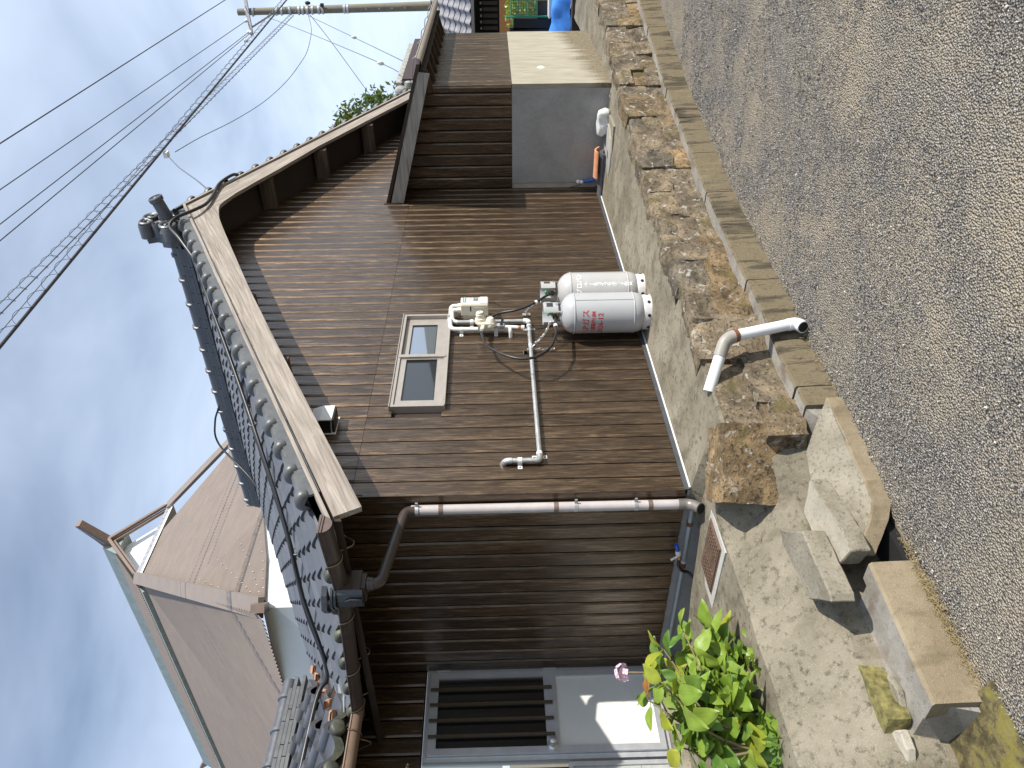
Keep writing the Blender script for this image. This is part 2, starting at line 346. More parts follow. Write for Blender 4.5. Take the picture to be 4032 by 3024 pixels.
MT = dict(
    siding=siding_mat(),
    trim=simple('brown_metal_trim', (.035, .024, .018), .4, var=.2),
    under=simple('dark_soffit_wood', (.03, .02, .014), .8, var=.35, scale=7),
    barge=old_wood('weathered_barge_board', (.17, .147, .128), (.305, .27, .235), (.435, .395, .352)),
    barge2=old_wood('grey_barge_board', (.20, .185, .16), (.34, .32, .285), (.45, .43, .39), 'y'),  # greyer wood for the annex side barge board
    purlin=old_wood('purlin_wood', (.05, .035, .025), (.10, .075, .055), (.15, .12, .09), 'y'),
    tile=tile_mat(), eave=lichen_tile_mat(),
    terra=simple('broken_terracotta', (.36, .19, .11), .9, var=.2, scale=40),
    terra2=simple('orange_roof_tile', (.62, .29, .15), .75, var=.12, scale=12),
    mortar=concrete('pale_mortar', (.42, .41, .38), (.33, .32, .3), (.5, .49, .46), spk=.2),
    yard=concrete('yard_concrete', (.215, .192, .143), (.13, .115, .082), (.295, .265, .205), stain=(.105, .09, .062), spk=.9),
    slab=concrete('rough_concrete_slab', (.265, .24, .185), (.17, .15, .11), (.34, .31, .25), sc=2.2, spk=.9),
    slab_pale=concrete('pale_concrete_face', (.42, .385, .31), (.31, .28, .22), (.52, .48, .40), sc=2.0, spk=.55),
    ledge=concrete('grey_ledge_mortar', (.29, .27, .235), (.19, .175, .145), (.36, .34, .3), stain=(.15, .11, .07), sc=1.5),
    base=concrete('annex_render', (.34, .335, .32), (.27, .265, .25), (.4, .395, .38), sc=1.4, spk=.25),
    kerb=streaked('mossy_kerb_concrete', (.165, .135, .09), (.028, .024, .017), (.14, .117, .07), .16),
    kerb2=concrete('tan_kerb_concrete', (.235, .19, .125), (.165, .13, .085), (.30, .25, .17), stain=(.11, .09, .05), sc=1.2, spk=.3),
    moss=streaked('mossy_bank', (.14, .115, .055), (.03, .028, .014), (.17, .15, .035), .6),
    rock=rock_mat('lichen_stone'), rock2=rock_mat('ochre_stone', (1.12, 1.0, .82)),
    mossbrick=simple('moss_covered_stone', (.165, .145, .05), .95, var=.6, scale=30, bmp=.01),
    road=road_mat(),
    peb=simple('grey_pebble', (.27, .26, .245), .85, var=.35, scale=60), peb2=simple('pale_pebble', (.50, .47, .42), .8, var=.3, scale=60), peb3=simple('dark_pebble', (.10, .10, .105), .8, var=.4, scale=60),
    earth=simple('dry_earth', (.20, .165, .115), .95, var=.35, scale=9, bmp=.01),
    alu=simple('champagne_aluminium', (.37, .34, .305), .42, .3, var=.05),
    silver=simple('silver_aluminium', (.55, .57, .60), .35, .55, var=.06),
    panel=simple('white_door_panel', (.62, .63, .61), .5, var=.04, scale=5),
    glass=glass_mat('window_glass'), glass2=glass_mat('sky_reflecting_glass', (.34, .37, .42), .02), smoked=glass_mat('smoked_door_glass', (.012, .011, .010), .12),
    brown=simple('brown_pvc', (.055, .042, .036), .38, var=.15), bronze=simple('bronze_bar', (.085, .066, .046), .4, .3),
    faded=simple('faded_drain_pipe', (.46, .425, .42), .55, var=.1, scale=12),
    brass=simple('tarnished_strap', (.22, .19, .13), .45, .7, var=.3),
    galv=simple('galvanised_steel', (.55, .56, .56), .38, .75, var=.15, scale=25),
    white=simple('white_paint', (.72, .72, .69), .4, var=.06),
    ivory=simple('ivory_plastic', (.72, .67, .54), .42, var=.06),
    cyl=simple('grey_cylinder_paint', (.40, .41, .42), .33, var=.05, scale=4),
    cyl2=simple('worn_cylinder_paint', (.41, .405, .395), .4, var=.07, scale=5),
    red=simple('red_stencil_paint', (.52, .025, .03), .5), wpaint=simple('white_stencil_paint', (.9, .9, .88), .5, var=.02),
    rust=simple('rust', (.17, .07, .035), .9, var=.5, scale=50), rubber=simple('black_rubber', (.018, .018, .018), .38), hole=simple('void_shade_black', (.008, .008, .008), .9),  # hole: near-black colour standing in for the shade inside gaps and openings
    green=simple('green_valve', (.02, .30, .10), .45), blue=simple('blue_plastic', (.02, .10, .52), .4), copper=simple('copper_fitting', (.55, .27, .14), .35, .8),
    pvc=simple('white_drain_pipe', (.74, .76, .78), .4, var=.04), pvcg=simple('grey_elbow', (.30, .285, .25), .5), greypipe=simple('grey_pipe', (.34, .36, .37), .45, var=.12),
    manhole=simple('rusty_brown_lid', (.17, .115, .082), .55, .35, var=.25, scale=40),
    farm=simple('brown_roof_sheet', (.225, .185, .158), .5, var=.07, scale=3),
    verdi=simple('green_grey_flashing', (.27, .32, .31), .5, .2, var=.18, scale=5), farmtrim=simple('brown_roof_trim', (.20, .145, .115), .5, var=.08),
    wwall=simple('white_eave_panel', (.74, .77, .76), .35, var=.05, scale=2),
    pole=old_wood('concrete_pole', (.15, .14, .115), (.21, .195, .16), (.27, .255, .215), 'z'), steel=simple('pole_steel', (.28, .29, .31), .5, .5, var=.25),
    wire=simple('wire_black', (.03, .03, .036), .5), wireg=simple('wire_grey', (.10, .11, .14), .5),
    leaf1=leaf_mat('leaf_green', (.155, .26, .03), (.25, .35, .055)), leaf2=leaf_mat('leaf_dark', (.08, .17, .03), (.15, .25, .045)), leaf3=leaf_mat('leaf_yellow', (.24, .30, .03), (.34, .36, .045)), leaf4=leaf_mat('leaf_dry', (.28, .09, .03), (.35, .16, .05)),
    stem=simple('plant_stem', (.17, .13, .07), .8), pink=simple('pink_petal', (.80, .58, .70), .6), soil=simple('dark_soil', (.03, .024, .018), .95, var=.5, scale=30, bmp=.01),
    fol=leaf_mat('evergreen_foliage', (.022, .055, .018), (.05, .095, .03)), hill=simple('wooded_hill', (.035, .06, .035), .95, var=.4, scale=.12),
    straw=simple('dry_straw', (.30, .235, .12), .9), tarp=simple('blue_tarpaulin', (.06, .25, .75), .45, var=.2, scale=9), orange=simple('orange_wall', (.62, .29, .11), .8, var=.06),
    dkwood=simple('dark_timber', (.045, .033, .026), .75, var=.3), net=simple('green_net', (.02, .20, .12), .6), applw=simple('white_casing', (.74, .74, .74), .4, var=.03),
    stonetile=concrete('lichened_ridge_tile', (.33, .33, .31), (.2, .2, .185), (.45, .45, .42), sc=6, spk=.4), bag=simple('clear_white_bag', (.66, .66, .64), .3, var=.15, scale=30),
)
MT['glass2'].node_tree.nodes['Principled BSDF'].inputs['Metallic'].default_value = .75  # bluish metallic colour puts a stronger sky reflection into the right pane
# ------------------------------------------------------------------ ground, road, hills
ZR = -.687
KERB = [(-4, -.42), (-2.6, -.50), (-2, -.555), (-1.6, -.604), (-1.2, -.634), (-.74, -.68), (-.1, -.772), (.45, -.80), (.73, -.862), (1.33, -.893), (2.05, -.953), (4.14, -1.278), (5.9, -1.70), (9, -2.5), (16, -4.4)]
def ky(x): return lerp(KERB, x)
b = MB()
b.grid(lambda u, v: ((u-.5)*600, (v-.5)*600, ZR-.02), 12, 12)
tag(b.build('ground', MT['earth']), kind='structure')
def roadfn(u, v):
    x = -9+30*u; yk = ky(x)+.02; y = yk-9*v**1.6
    return (x, y, ZR+.006*nz((x, y, 0), 1.1)+.004*nz((x, y, 0), 4)-.004)
b = MB(); b.grid(roadfn, 150, 60)
tag(b.build('road', MT['road'], smooth='all'), kind='structure')
b = MB()
def hillfn(u, v):
    a = R(150+260*u); r = 150+60*v
    h = (10+7*math.sin(u*11)+4*math.sin(u*27+1)+2.5*nz((u*30, 0, 0)))*math.sin(math.pi*min(v*1.0, .5)) if v > 0 else -1
    return (r*math.cos(a), r*math.sin(a), ZR+h)
b.grid(hillfn, 90, 4)
tag(b.build('hill', MT['hill']), kind='structure')

# ------------------------------------------------------------------ yard apron (concrete), lofted from sections
def profile(x):
    yk = ky(x); ys = yk+.125
    if x > -.12:
        far = .05 if x < 4.7 else -1.0
        zf = -.07 if x < .0 else 0
        return [(far+(.2 if x < 0 else 0), zf if x < 4.7 else -.05), (-.02 if x < 4.7 else -1.05, zf-.004 if x < 4.7 else -.06), ((ys+.1)*.5, -.036+.6*zf) if x < 4.7 else (ys+.2, -.075), (ys+.16, -.066), (ys+.05, -.082), (ys+.03, -.15), (ys+.05, -.45), (ys+.03, -.5), (ys+.03, -.5), (ys+.03, -.5)]
    t = max(0, min(1, (-.12-x)/.32)); mixp = lambda a, b: a*(1-t)+b*t
    if x < -1.78: zk, zd = -.66, -.64
    elif -1.13 < x < -.15: zk, zd = -.71, -.69
    else: zk, zd = -.482, -.482
    lowl = max(0, min(1, (-1.72-x)/.25))
    zb = -.388-.03*lowl
    L2 = [(2.05, -.05), (.30, -.085), (-.05, -.09), (-.12, -.15), (-.23, -.26), (yk+.262, zb), (yk+.250, zd+.004), (yk+.24, zd), (yk+.03, zk), (yk+.03, ZR-.03)]
    R1 = [(.25, -.07), (-.02, -.074), (-.3, -.075), (ys+.16, -.07), (ys+.05, -.10), (ys+.03, -.2), (ys+.03, -.47), (ys+.02, -.482), (yk+.03, -.482), (yk+.03, ZR-.03)]
    return [(mixp(a[0], c[0]), mixp(a[1], c[1])) for a, c in zip(R1, L2)]
xs = [-4+.04*i for i in range(int(4.2/.04))]+[.2+.1*i for i in range(45)]+[4.69, 4.71]+[4.8+.2*i for i in range(25)]
b = MB(); SUB = 6; rows = []
for x in xs:
    p = profile(x); row = []
    for i in range(len(p)-1):
        for k in range(SUB):
            t = k/SUB; y = p[i][0]*(1-t)+p[i+1][0]*t; z = p[i][1]*(1-t)+p[i+1][1]*t
            n_ = .010*nz((x, y, z), 3.1)+.006*nz((x, y, z), 11)
            row.append((x, y+.5*n_, z+n_*(0 if y > -.03 and x > 0 else 1)))
    row.append((x, p[-1][0], p[-1][1]))
    if False: row = [(q[0], q[1], min(q[2], -.50)) if -.345 < q[1] < -.205-.1*(x+1.42) else q for q in row]
    rows.append(row)
o0 = 0; nr = len(rows[0])
for r_ in rows: b.v += [Vector(q) for q in r_]
for i in range(len(rows)-1):
    for j in range(nr-1):
        a = i*nr+j; b.f.append([a, a+1, a+nr+1, a+nr]); b.m.append(0 if j < SUB*6 or rows[i][j][0] > .3 else 1)
yard = tag(b.build('yard', [MT['yard'], MT['ledge']], smooth=35, fix=True), kind='structure')

# kerb: a row of cast blocks along the road
kerb = bpy.data.objects.new('kerb', None); col.objects.link(kerb); kerb.location = (0, -.8, ZR); tag(kerb, kind='structure')
def kerb_block(x0, x1, ztop, mat, name='kerb_block', depth=.14, h0=ZR-.05, rough=.006):
    n = max(2, int((x1-x0)/.07)); bb = MB(); rows = []
    for i in range(n+1):
        x = x0+(x1-x0)*i/n; y = ky(x); e = .0 if 0 < i < n else .003
        zt = ztop+rough*nz((x, 0, 3), 6)
        dd = [0 if k in (0, 4) else rough*1.3*nz((x, k, 1), 9) for k in range(5)]
        rows.append([(x, y+depth, zt-e), (x, y+.016, zt+dd[1]-e), (x, y+.004, zt-.012+dd[2]), (x, y+dd[3]*.7, (zt+ZR)/2), (x, y-.003, h0)])
    m_ = len(rows[0]); bb.v += [Vector(q) for r_ in rows for q in r_]
    for i in range(n):
        for j in range(m_-1): a = i*m_+j; bb.f.append([a, a+1, a+m_+1, a+m_]); bb.m.append(1 if j == 0 else 0)
    bb.f.append(list(range(m_))[::-1]+[]); bb.m.append(0); bb.f.append([n*m_+j for j in range(m_)]); bb.m.append(0)
    return bb.build(name, [mat, MT['ledge']], kerb, smooth=30)
x = .0
for wdt in [.44, .60, .60, .61, .60, .62, .60, .60, .62, .60, .60, .60, .62, .60, .60]:
    kerb_block(x+.004, x+wdt-.004, -.478+.006*random.uniform(-1, 1), MT['kerb']); x += wdt
kerb_block(-.15, -.004, -.49, MT['kerb'])
kerb_block(-1.775, -1.13, -.474, MT['kerb2'], depth=.11, rough=.004)
# mossy bank past the end of the kerb, and the dark outlet gap under the slab
b = MB()
def bank(u, v):
    x = -4.2+2.46*u; yk = ky(x); y = yk+.30-.34*v; z = -.60-.085*v+.05*max(0, -2.3-x)
    return (x, y-.05*v, z+.018*nz((x, y, 0), 6)+.01*nz((x, y, 3), 17))
b.grid(bank, 50, 14); tag(b.build('mossy_bank', MT['moss'], smooth='all', fix=True), kind='structure')

# ------------------------------------------------------------------ rubble retaining wall
def rock(c, d, seed, rot=(0, 0, 0), nu=7, amp=.1, rnd=.25, rotm=None):   # a squarish weathered stone: a rounded box, dented
    bb = MB(); bm = bmesh.new(); bmesh.ops.create_cube(bm, size=2); bmesh.ops.subdivide_edges(bm, edges=bm.edges, cuts=nu, use_grid_fill=True)
    M = rotm or Euler(rot).to_matrix(); vs_ = []
    s = min(d)
    for v in bm.verts:
        p = v.co.copy(); sp_ = p.normalized()*1.25; q = p.lerp(sp_, rnd)
        q = Vector((q.x*d[0]/2, q.y*d[1]/2, q.z*d[2]/2))
        n_ = nz(q, 2.2/s*.6, seed)*amp*s+nz(q, 9/s*.5, seed+3)*amp*.4*s+nz(q, 20/s*.5, seed+5)*amp*.22*s
        q += p.normalized()*n_
        vs_.append(M @ q+Vector(c))
    fs = [[v.index for v in f.verts] for f in bm.faces]; bm.free()
    return bb.add(vs_, fs)
wall = thing('retaining_wall', 'low rubble stone retaining wall holding the yard in front of the gable', 'stone wall', (2, -.8, -.5))
rs = random.Random(3)
b = MB()
wx = [-.2+.3*i for i in range(35)]
for i in range(len(wx)-1):
    x0, x1 = wx[i], wx[i+1]
    P0, P1 = (x0, ky(x0)+.165), (x1, ky(x1)+.165)
    b.add([(P0[0], P0[1]-.02, -.52), (P1[0], P1[1]-.02, -.52), (P1[0], P1[1]-.02, -.10), (P0[0], P0[1]-.02, -.10), (P0[0], P0[1]+.12, -.085), (P1[0], P1[1]+.12, -.085)], [[0, 1, 2, 3], [3, 2, 5, 4]])
b.build('mortar_core', MT['rock'], wall)
x = -.26; cnt = 0
while x < 9.5:
    wdt = rs.uniform(.2, .42); xm = x+wdt/2
    ang = math.atan2(ky(xm+.1)-ky(xm-.1), .2); split = rs.random()
    if split < .28: hs = [(-.285, .40)]
    elif split < .8: m_ = rs.uniform(-.34, -.24); hs = [((-.485+m_)/2, m_+.485), ((m_-.08)/2, -.08-m_)]
    else: m1 = rs.uniform(-.38, -.34); m2 = rs.uniform(-.22, -.19); hs = [((-.485+m1)/2, m1+.485), ((m1+m2)/2, m2-m1), ((m2-.08)/2, -.08-m2)]
    if x < .02: hs = [(-.40, .20)]
    for zc, h in hs:
        jx = rs.uniform(-.03, .03); pro = rs.uniform(-.012, .02)
        st = rock((xm+jx, ky(xm)+.195-pro, zc), (wdt*rs.uniform(1.04, 1.16), .19, h*1.12), cnt, (rs.uniform(-.05, .05), rs.uniform(-.05, .05), ang+rs.uniform(-.06, .06)), 7 if x < 3 else 4 if x < 5 else 2, .16, .15)
        st.build('stone', MT['rock2'] if rs.random() < .3 else MT['rock'], wall, smooth=50); cnt += 1
    x += wdt
bo = thing('boulder', 'squared brown sandstone boulder with lichen at the end of the stone wall', 'boulder', (-.26, -.38, -.33))
rock((-.215, -.40, -.20), (.43, .30, .33), 91, (R(3), R(4), R(-46)), 11, .05, .07).build('stone', MT['rock2'], bo, smooth=55)
tag(bo, 'squared brown sandstone boulder with lichen at the near end of the stone wall')
# ------------------------------------------------------------------ the house
house = thing('house', 'low brown board clad house with grey tiled roof and gas meter on its gable', 'house', (0, 0, 0))
def part(name, parent=None):
    o = bpy.data.objects.new(name, None); col.objects.link(o); o.empty_display_size = .1
    o.parent = parent or house; return o
PW = .1283                                       # one printed board
def roof_under(x): return min(1.893+.497*(x+.462), 1.893+.497*(3.55+.462)-.495*(x-3.55))+.02
def board(parent, p0, du, nrm, w, z0, z1, z1b=None, lap=False):
    # one vertical board: p0 foot corner, du along the wall, nrm outward; small lipped groove on one side
    z1b = z1 if z1b is None else z1b; du = Vector(du); nrm = Vector(nrm)
    pr = [(0, -.010), (.0, .0025), (.013, .0108), (w-.020, .0115), (w-.0075, .0025), (w-.0075, -.010)]
    o = 0.0012 if lap else 0
    A = [Vector(p0)+du*a+nrm*(c+o)+Vector((0, 0, z0)) for a, c in pr]
    B = [Vector(p0)+du*a+nrm*(c+o)+Vector((0, 0, z1+(z1b-z1)*a/w)) for a, c in pr]
    k = len(pr); fs = [[i, i+1, i+1+k, i+k] for i in range(k-1)]+[list(range(k))[::-1], list(range(k, 2*k))]
    bb = MB().add(A+B, fs); bb.build('siding_board', MT['siding'], parent, fix=True)
SEAM = 2.062
WX0, WX1, WZ0, WZ1 = .852, 2.045, 1.552, 1.898     # window opening
gable = part('gable_wall')
n = int(7.1/PW)
for i in range(n+1):
    x0 = .0+i*PW; w_ = min(PW, 7.14-x0)
    if w_ < .03: continue
    rows = [(.0345, SEAM-.001)]
    if x0+w_ > WX0+.001 and x0 < WX1-.001: rows = [(.0345, WZ0), (WZ1, SEAM-.001)]
    if x0 > 4.8: rows = []
    for z0, z1 in rows: board(gable, (x0, 0, 0), (1, 0, 0), (0, -1, 0), w_, z0, z1)
    zs = 2.0 if x0 > 4.8 else SEAM+.001
    za, zb = roof_under(x0), roof_under(x0+w_)
    if max(za, zb) > zs+.02: board(gable, (x0, 0, 0), (1, 0, 0), (0, -1, 0), w_, zs, max(za, zs+.005), max(zb, zs+.005), lap=True)
b = MB()                                         # sheathing behind the boards, with the window opening left out
y0, y1 = .02, .05
for a, c in [((0, .03), (WX0, 2.0)), ((WX1, .03), (4.85, 2.0)), ((WX0, .03), (WX1, WZ0)), ((WX0, WZ1), (WX1, 2.0))]:
    b.bb((a[0], y0, a[1]), (c[0], y1, c[1]))
b.extr([(0, y0, 2.0), (7.14, y0, 2.0), (7.14, y0, 2.33), (3.55, y0, 3.86), (0, y0, 2.12)], (0, .03, 0))
b.build('sheathing', MT['under'], gable)
side = part('side_wall')
for i in range(14):
    y0 = .02+i*PW; w_ = min(PW, 1.81-y0)
    board(side, (0, y0+w_, 0), (0, -1, 0), (-1, 0, 0), w_, .02, 2.17)
MB().bb((.02, .03, 0), (.05, 1.86, 2.25)).build('sheathing', MT['under'], side)
# corner trim: printed wood-grain angle
b = MB(); b.bb((-.016, -.018, .032), (.036, -.0115, 1.99)); b.bb((-.0165, -.0175, .032), (-.0105, .03, 2.04)); b.build('corner_trim', MT['siding'], house)
# wing wall with the kitchen door in it
LY = 1.81; wing = part('wing_wall')
for i in range(22):
    x1 = -.0-i*PW; x0 = x1-PW
    if x0 < -.72 and i < 6 or i < 6: z0 = 1.735
    elif x1 > -.80: z0 = .74
    else: z0 = .74
    board(wing, (x0, LY, 0), (1, 0, 0), (0, -1, 0), PW, z0, 2.25)
MB().bb((-2.9, LY+.02, 1.73), (0.02, LY+.05, 2.3)).bb((-2.9, LY+.02, .0), (-.74, LY+.05, 1.73)).build('sheathing', MT['under'], wing)
# base flashing
b = MB(); b.bb((-.012, -.020, .008), (4.79, -.0125, .036)); b.build('base_flashing', simple('slate_flashing', (.075, .08, .088), .55, .3), house)
b = MB(); b.bb((.0, -.026, -.002), (4.79, -.012, .0075)); b.build('drip_edge', MT['white'], house)
b = MB(); b.bb((.0, .0, -.15), (4.8, .05, .012)); b.bb((.005, .05, -.2), (.05, 1.86, .03)); b.build('foundation', MT['base'], house)

# ---- main roof
ex = -.57
zt = lambda x: 2.052+.494*(x+.53)                # top of the barge board on the left pitch
ztr = lambda x: zt(3.55)-.495*(x-3.55)            # and on the right pitch
roof = part('roof')
U = Vector((1, 0, .494)).normalized(); NL = Vector((-.494, 0, 1)).normalized()
b = MB()
b.extr([(-.55, -.37, zt(-.55)-.012), (3.55, -.37, zt(3.55)-.012), (3.55, -.37, zt(3.55)-.06), (-.55, -.37, zt(-.55)-.055)], (0, 3.75, 0))
b.extr([(3.55, -.37, ztr(3.55)-.012), (7.7, -.37, ztr(7.7)-.012), (7.7, -.37, ztr(7.7)-.06), (3.55, -.37, ztr(3.55)-.06)], (0, 3.75, 0))
b.build('roof_deck', MT['under'], roof, fix=True)
b = MB(); b.extr([(3.5, -.36, ztr(3.5)+.04), (7.72, -.36, ztr(7.72)+.04), (7.72, -.36, ztr(7.72)-.008), (3.5, -.36, ztr(3.5)-.008)], (0, 3.74, 0)); b.build('far_pitch_tiles', MT['tile'], roof, fix=True)
for x, zz in ((1.9, 0), (3.55, 0), (4.36, 0), (5.2, 0), (6.05, 0), (1.0, 0)):
    zb_ = (zt(x) if x <= 3.55 else ztr(x))-.155
    MB().bb((x-.045, -.335, zb_-.06), (x+.045, .02, zb_+.075)).build('purlin', MT['purlin'], roof)
# barge boards; local x runs up the slope
def slope_obj(name, poly, y0, y1, mat, ang, org, parent):
    c, s = math.cos(ang), math.sin(ang); loc = [((p[0]-org[0])*c+(p[1]-org[1])*s, -(p[0]-org[0])*s+(p[1]-org[1])*c) for p in poly]
    bb = MB().extr([(q[0], y0-y1, q[1]) for q in loc], (0, y1-y0, 0)); me = bb.mesh(name, mat)
    bm = bmesh.new(); bm.from_mesh(me); bmesh.ops.recalc_face_normals(bm, faces=bm.faces); bm.to_mesh(me); bm.free()
    return link(name, me, parent, (org[0], y1, org[1]), (0, -ang, 0))
aL = math.atan(.494); aR = math.atan(-.495)
pL = [(-.462, 1.893), (1.0, 2.622), (1.953, 3.085), (2.626, 3.392), (2.96, 3.545), (3.25, 3.672), (3.45, 3.735), (3.55, 3.752), (3.55, zt(3.55)), (-.53, zt(-.53)-.022)]
slope_obj('barge_board', pL, -.385, -.35, MT['barge'], aL, (-.5, 1.95), roof)
pR = [(3.552, 3.752), (3.65, 3.735), (3.85, 3.672), (4.14, 3.545), (4.47, 3.392), (5.15, ztr(5.15)-.167), (7.74, ztr(7.74)-.165), (7.74, ztr(7.74)), (3.552, ztr(3.552))]
slope_obj('barge_board', pR, -.385, -.35, MT['barge'], aR, (3.6, 3.9), roof)
pS = [(-.56, zt(-.56)+.002), (3.55, zt(3.55)+.002), (3.55, zt(3.55)+.026), (-.56, zt(-.56)+.026)]
slope_obj('barge_strip', pS, -.405, -.352, MT['barge'], aL, (-.5, 2.07), roof)
pS = [(3.55, ztr(3.55)+.002), (7.75, ztr(7.75)+.002), (7.75, ztr(7.75)+.026), (3.55, ztr(3.55)+.026)]
slope_obj('barge_strip', pS, -.405, -.352, MT['barge'], aR, (3.6, 4.05), roof)

# ---- pantiles: local x across the pitch, y up the slope, z outward
TW, TE = .265, .2345
prof = [(-.02, .006), (.0, .012), (.08, .002), (.2, -.010), (.36, -.017), (.52, -.012), (.66, .004), (.76, .022), (.86, .034), (.94, .033), (1.0, .024), (1.03, .012)]
prof = [(1-a, c) for a, c in prof][::-1]
def tile_mesh(wv, ln, th=.019, lift=.020):
    bb = MB(); k = len(prof)
    fr = [(a*wv, 0, c+lift) for a, c in prof]; bk = [(a*wv, ln, c-.002) for a, c in prof]; bt = [(a*wv, .002, c+lift-th) for a, c in prof]
    bb.add(fr+bk+bt, [[i, i+1, k+i+1, k+i] for i in range(k-1)]+[[2*k+i, 2*k+i+1, i+1, i] for i in range(k-1)]+[[k-1, 3*k-1, 2*k-1], [0, k, 2*k]])
    return bb
def mesh_of(bb, name, mat, smooth=35):
    me = bb.mesh(name, mat, Vector((0, 0, 0)), smooth); bm = bmesh.new(); bm.from_mesh(me); bmesh.ops.recalc_face_normals(bm, faces=bm.faces)
    if sum(f.normal.z for f in bm.faces) < 0: bmesh.ops.reverse_faces(bm, faces=bm.faces)
    bm.to_mesh(me); bm.free(); return me
TMW = None
TM = mesh_of(tile_mesh(TW, TE+.05), 'roof_tile', MT['tile'], 50)
def frame(a, u):                                 # columns: across, up the slope, outward
    a, u = Vector(a), Vector(u); nn = a.cross(u)
    M = Matrix((a, u, nn)).transposed(); return M.to_4x4()
ML = frame((0, -1, 0), U)                        # seen from the yard: across runs towards -Y
if ML.to_3x3().col[2].z < 0: ML = frame((0, 1, 0), U)
AL = ML.to_3x3().col[0]
E0 = Vector((-.60, 0, zt(-.60)+.045))
rj = random.Random(11)
def vx(y): return -.62+(y-1.32) if y < 2.62 else .68-(y-2.62)   # valley
VG = mesh_of(MB(), 'x', MT['tile']) if False else None
ncols = 14
for c in range(ncols):
    yy = -.273+c*.2635
    for r_ in range(19):
        xc = -.60+r_*TE*U.x; ym = yy+TW/2
        if 1.30 < ym < 3.6 and xc+.12 < vx(ym): continue
        st = yy if AL.y > 0 else yy+TW
        p = E0+U*(r_*TE)+Vector((0, st, .04*max(0, ym+.25)*(1-r_/19)))
        rt = (ML.to_3x3() @ Euler((rj.uniform(-.006, .006), rj.uniform(-.008, .008), rj.uniform(-.006, .006))).to_matrix())
        link('roof_tile', TM, roof, p, rt)
# eave tiles: round boss and scalloped apron below each eave tile
def eave_mesh():
    bb = MB(); k = 14; pts = []
    for i in range(k+1):
        t = i/k; pts.append((t*TW, .0))
    dep = [.030+.028*math.sin(math.pi*min(1, t/.68)) if t < .68 else .03+.0*t for t in [1-i/k for i in range(k+1)]]
    top = []
    for i in range(k+1):
        t = i/k; j = 0
        zz = lerp(prof, t)+.022; top.append(zz)
    A = [(i/k*TW, -.006, top[i]) for i in range(k+1)]; B = [(i/k*TW, -.010, top[i]-dep[i]) for i in range(k+1)]
    C = [(i/k*TW, .012, top[i]-dep[i]) for i in range(k+1)]
    bb.add(A+B+C, [[i, k+1+i, k+2+i, i+1] for i in range(k)]+[[k+1+i, 2*k+2+i, 2*k+3+i, k+2+i] for i in range(k)])
    bb.lathe([(.0, -.045), (.034, -.042), (.047, -.034), (.050, -.025), (.050, .0), (.040, .03)], (.10*TW, -.004, .010), 18, (0, 1, .0))
    return bb
EM = mesh_of(eave_mesh(), 'eave_tile', MT['eave'], 40)
for c in range(6):
    yy = -.273+c*.2635; st = yy if AL.y > 0 else yy+TW
    link('eave_tile', EM, roof, E0+Vector((0, st, .04*max(0, yy+.38))), ML)
# verge tiles: a row of round-nosed barrels down each gable edge
def verge_mesh(tile=1.0):
    bb = MB(); n_ = 12; rows = []
    Ls = [(-.018, .044, -.002), (-.010, .060, 0), (.002, .067, .002), (.03, .066, .002), (.052, .053, .0), (.066, .043, -.004), (.26, .038, -.012)]
    for y, r_, dz in Ls:
        rows.append([(r_*math.cos(math.pi*(1.12-1.24*j/n_)), y, r_*.82*math.sin(math.pi*(1.12-1.24*j/n_))+dz) for j in range(n_+1)])
    m_ = n_+1; bb.v += [Vector(q) for r_ in rows for q in r_]
    for i in range(len(Ls)-1):
        for j in range(n_): a = i*m_+j; bb.f.append([a, a+1, a+m_+1, a+m_]); bb.m.append(0)
    o = len(bb.v); bb.v.append(Vector((0, -.026, .012)))
    for j in range(n_): bb.f.append([o, j+1, j]); bb.m.append(0)
    bb.bb((.030, -.01, -.085), (.046, .235, -.0)); return bb
VM = mesh_of(verge_mesh(), 'verge_tile', MT['eave' if False else 'tile'], 40)
VC = simple('verge_tile_glaze', (.092, .096, .098), .42, var=.2, scale=14, spec=.6); VM.materials[0] = VC
for r_ in range(18):
    x_ = -.375+r_*.2085
    link('verge_tile', VM, roof, Vector((x_, -.345, zt(x_)+.083+0*r_)), ML.to_3x3() @ Euler((rj.uniform(-.012, .012), 0, rj.uniform(-.015, .015))).to_matrix())
UR = Vector((-1, 0, .495)).normalized(); MR_ = frame((0, 1, 0), UR)
if MR_.to_3x3().col[2].z < 0: MR_ = frame((0, -1, 0), UR)
for r_ in range(19):
    x_ = 3.73+r_*.2085
    link('verge_tile', VM, roof, Vector((x_, -.345, ztr(x_)+.078)), MR_)
# ridge: four courses of flat tiles under a round capping with raised bands
rd = thing('ridge', None, None, (3.55, -.1, 4.1)); rd.parent = roof; rd.location = Vector((3.55, -.1, 4.1))
zb0 = 4.105
for k in range(4):
    hw = .125-.012*k; y = -.10+.11*(k % 2)
    while y < 3.48:
        l_ = min(.30, 3.5-y); MB().box((3.55, y+l_/2-.002, zb0+.036*k+.016), (2*hw, l_-.006, .029)).build('ridge_tile', MT['tile'], rd); y += .30
bb = MB()
for k in range(13):
    ya = -.1+k*.277; yb = min(3.5, ya+.277)
    bb.tube([(3.55, ya, zb0+.150), (3.55, yb, zb0+.150)], .062, 14)
bb.build('ridge_capping', MT['tile'], rd, smooth=40)
for k in range(13):
    y = .11+k*.277
    if y < 3.48: MB().tube([(3.55, y-.022, zb0+.150), (3.55, y-.014, zb0+.150), (3.55, y+.014, zb0+.150), (3.55, y+.022, zb0+.150)], [.064, .078, .078, .064], 16).build('ridge_band', MT['tile'], rd, smooth=50)
MB().box((3.55, 3.505, zb0+.09), (.15, .03, .18)).build('ridge_end_mortar', MT['mortar'], rd)
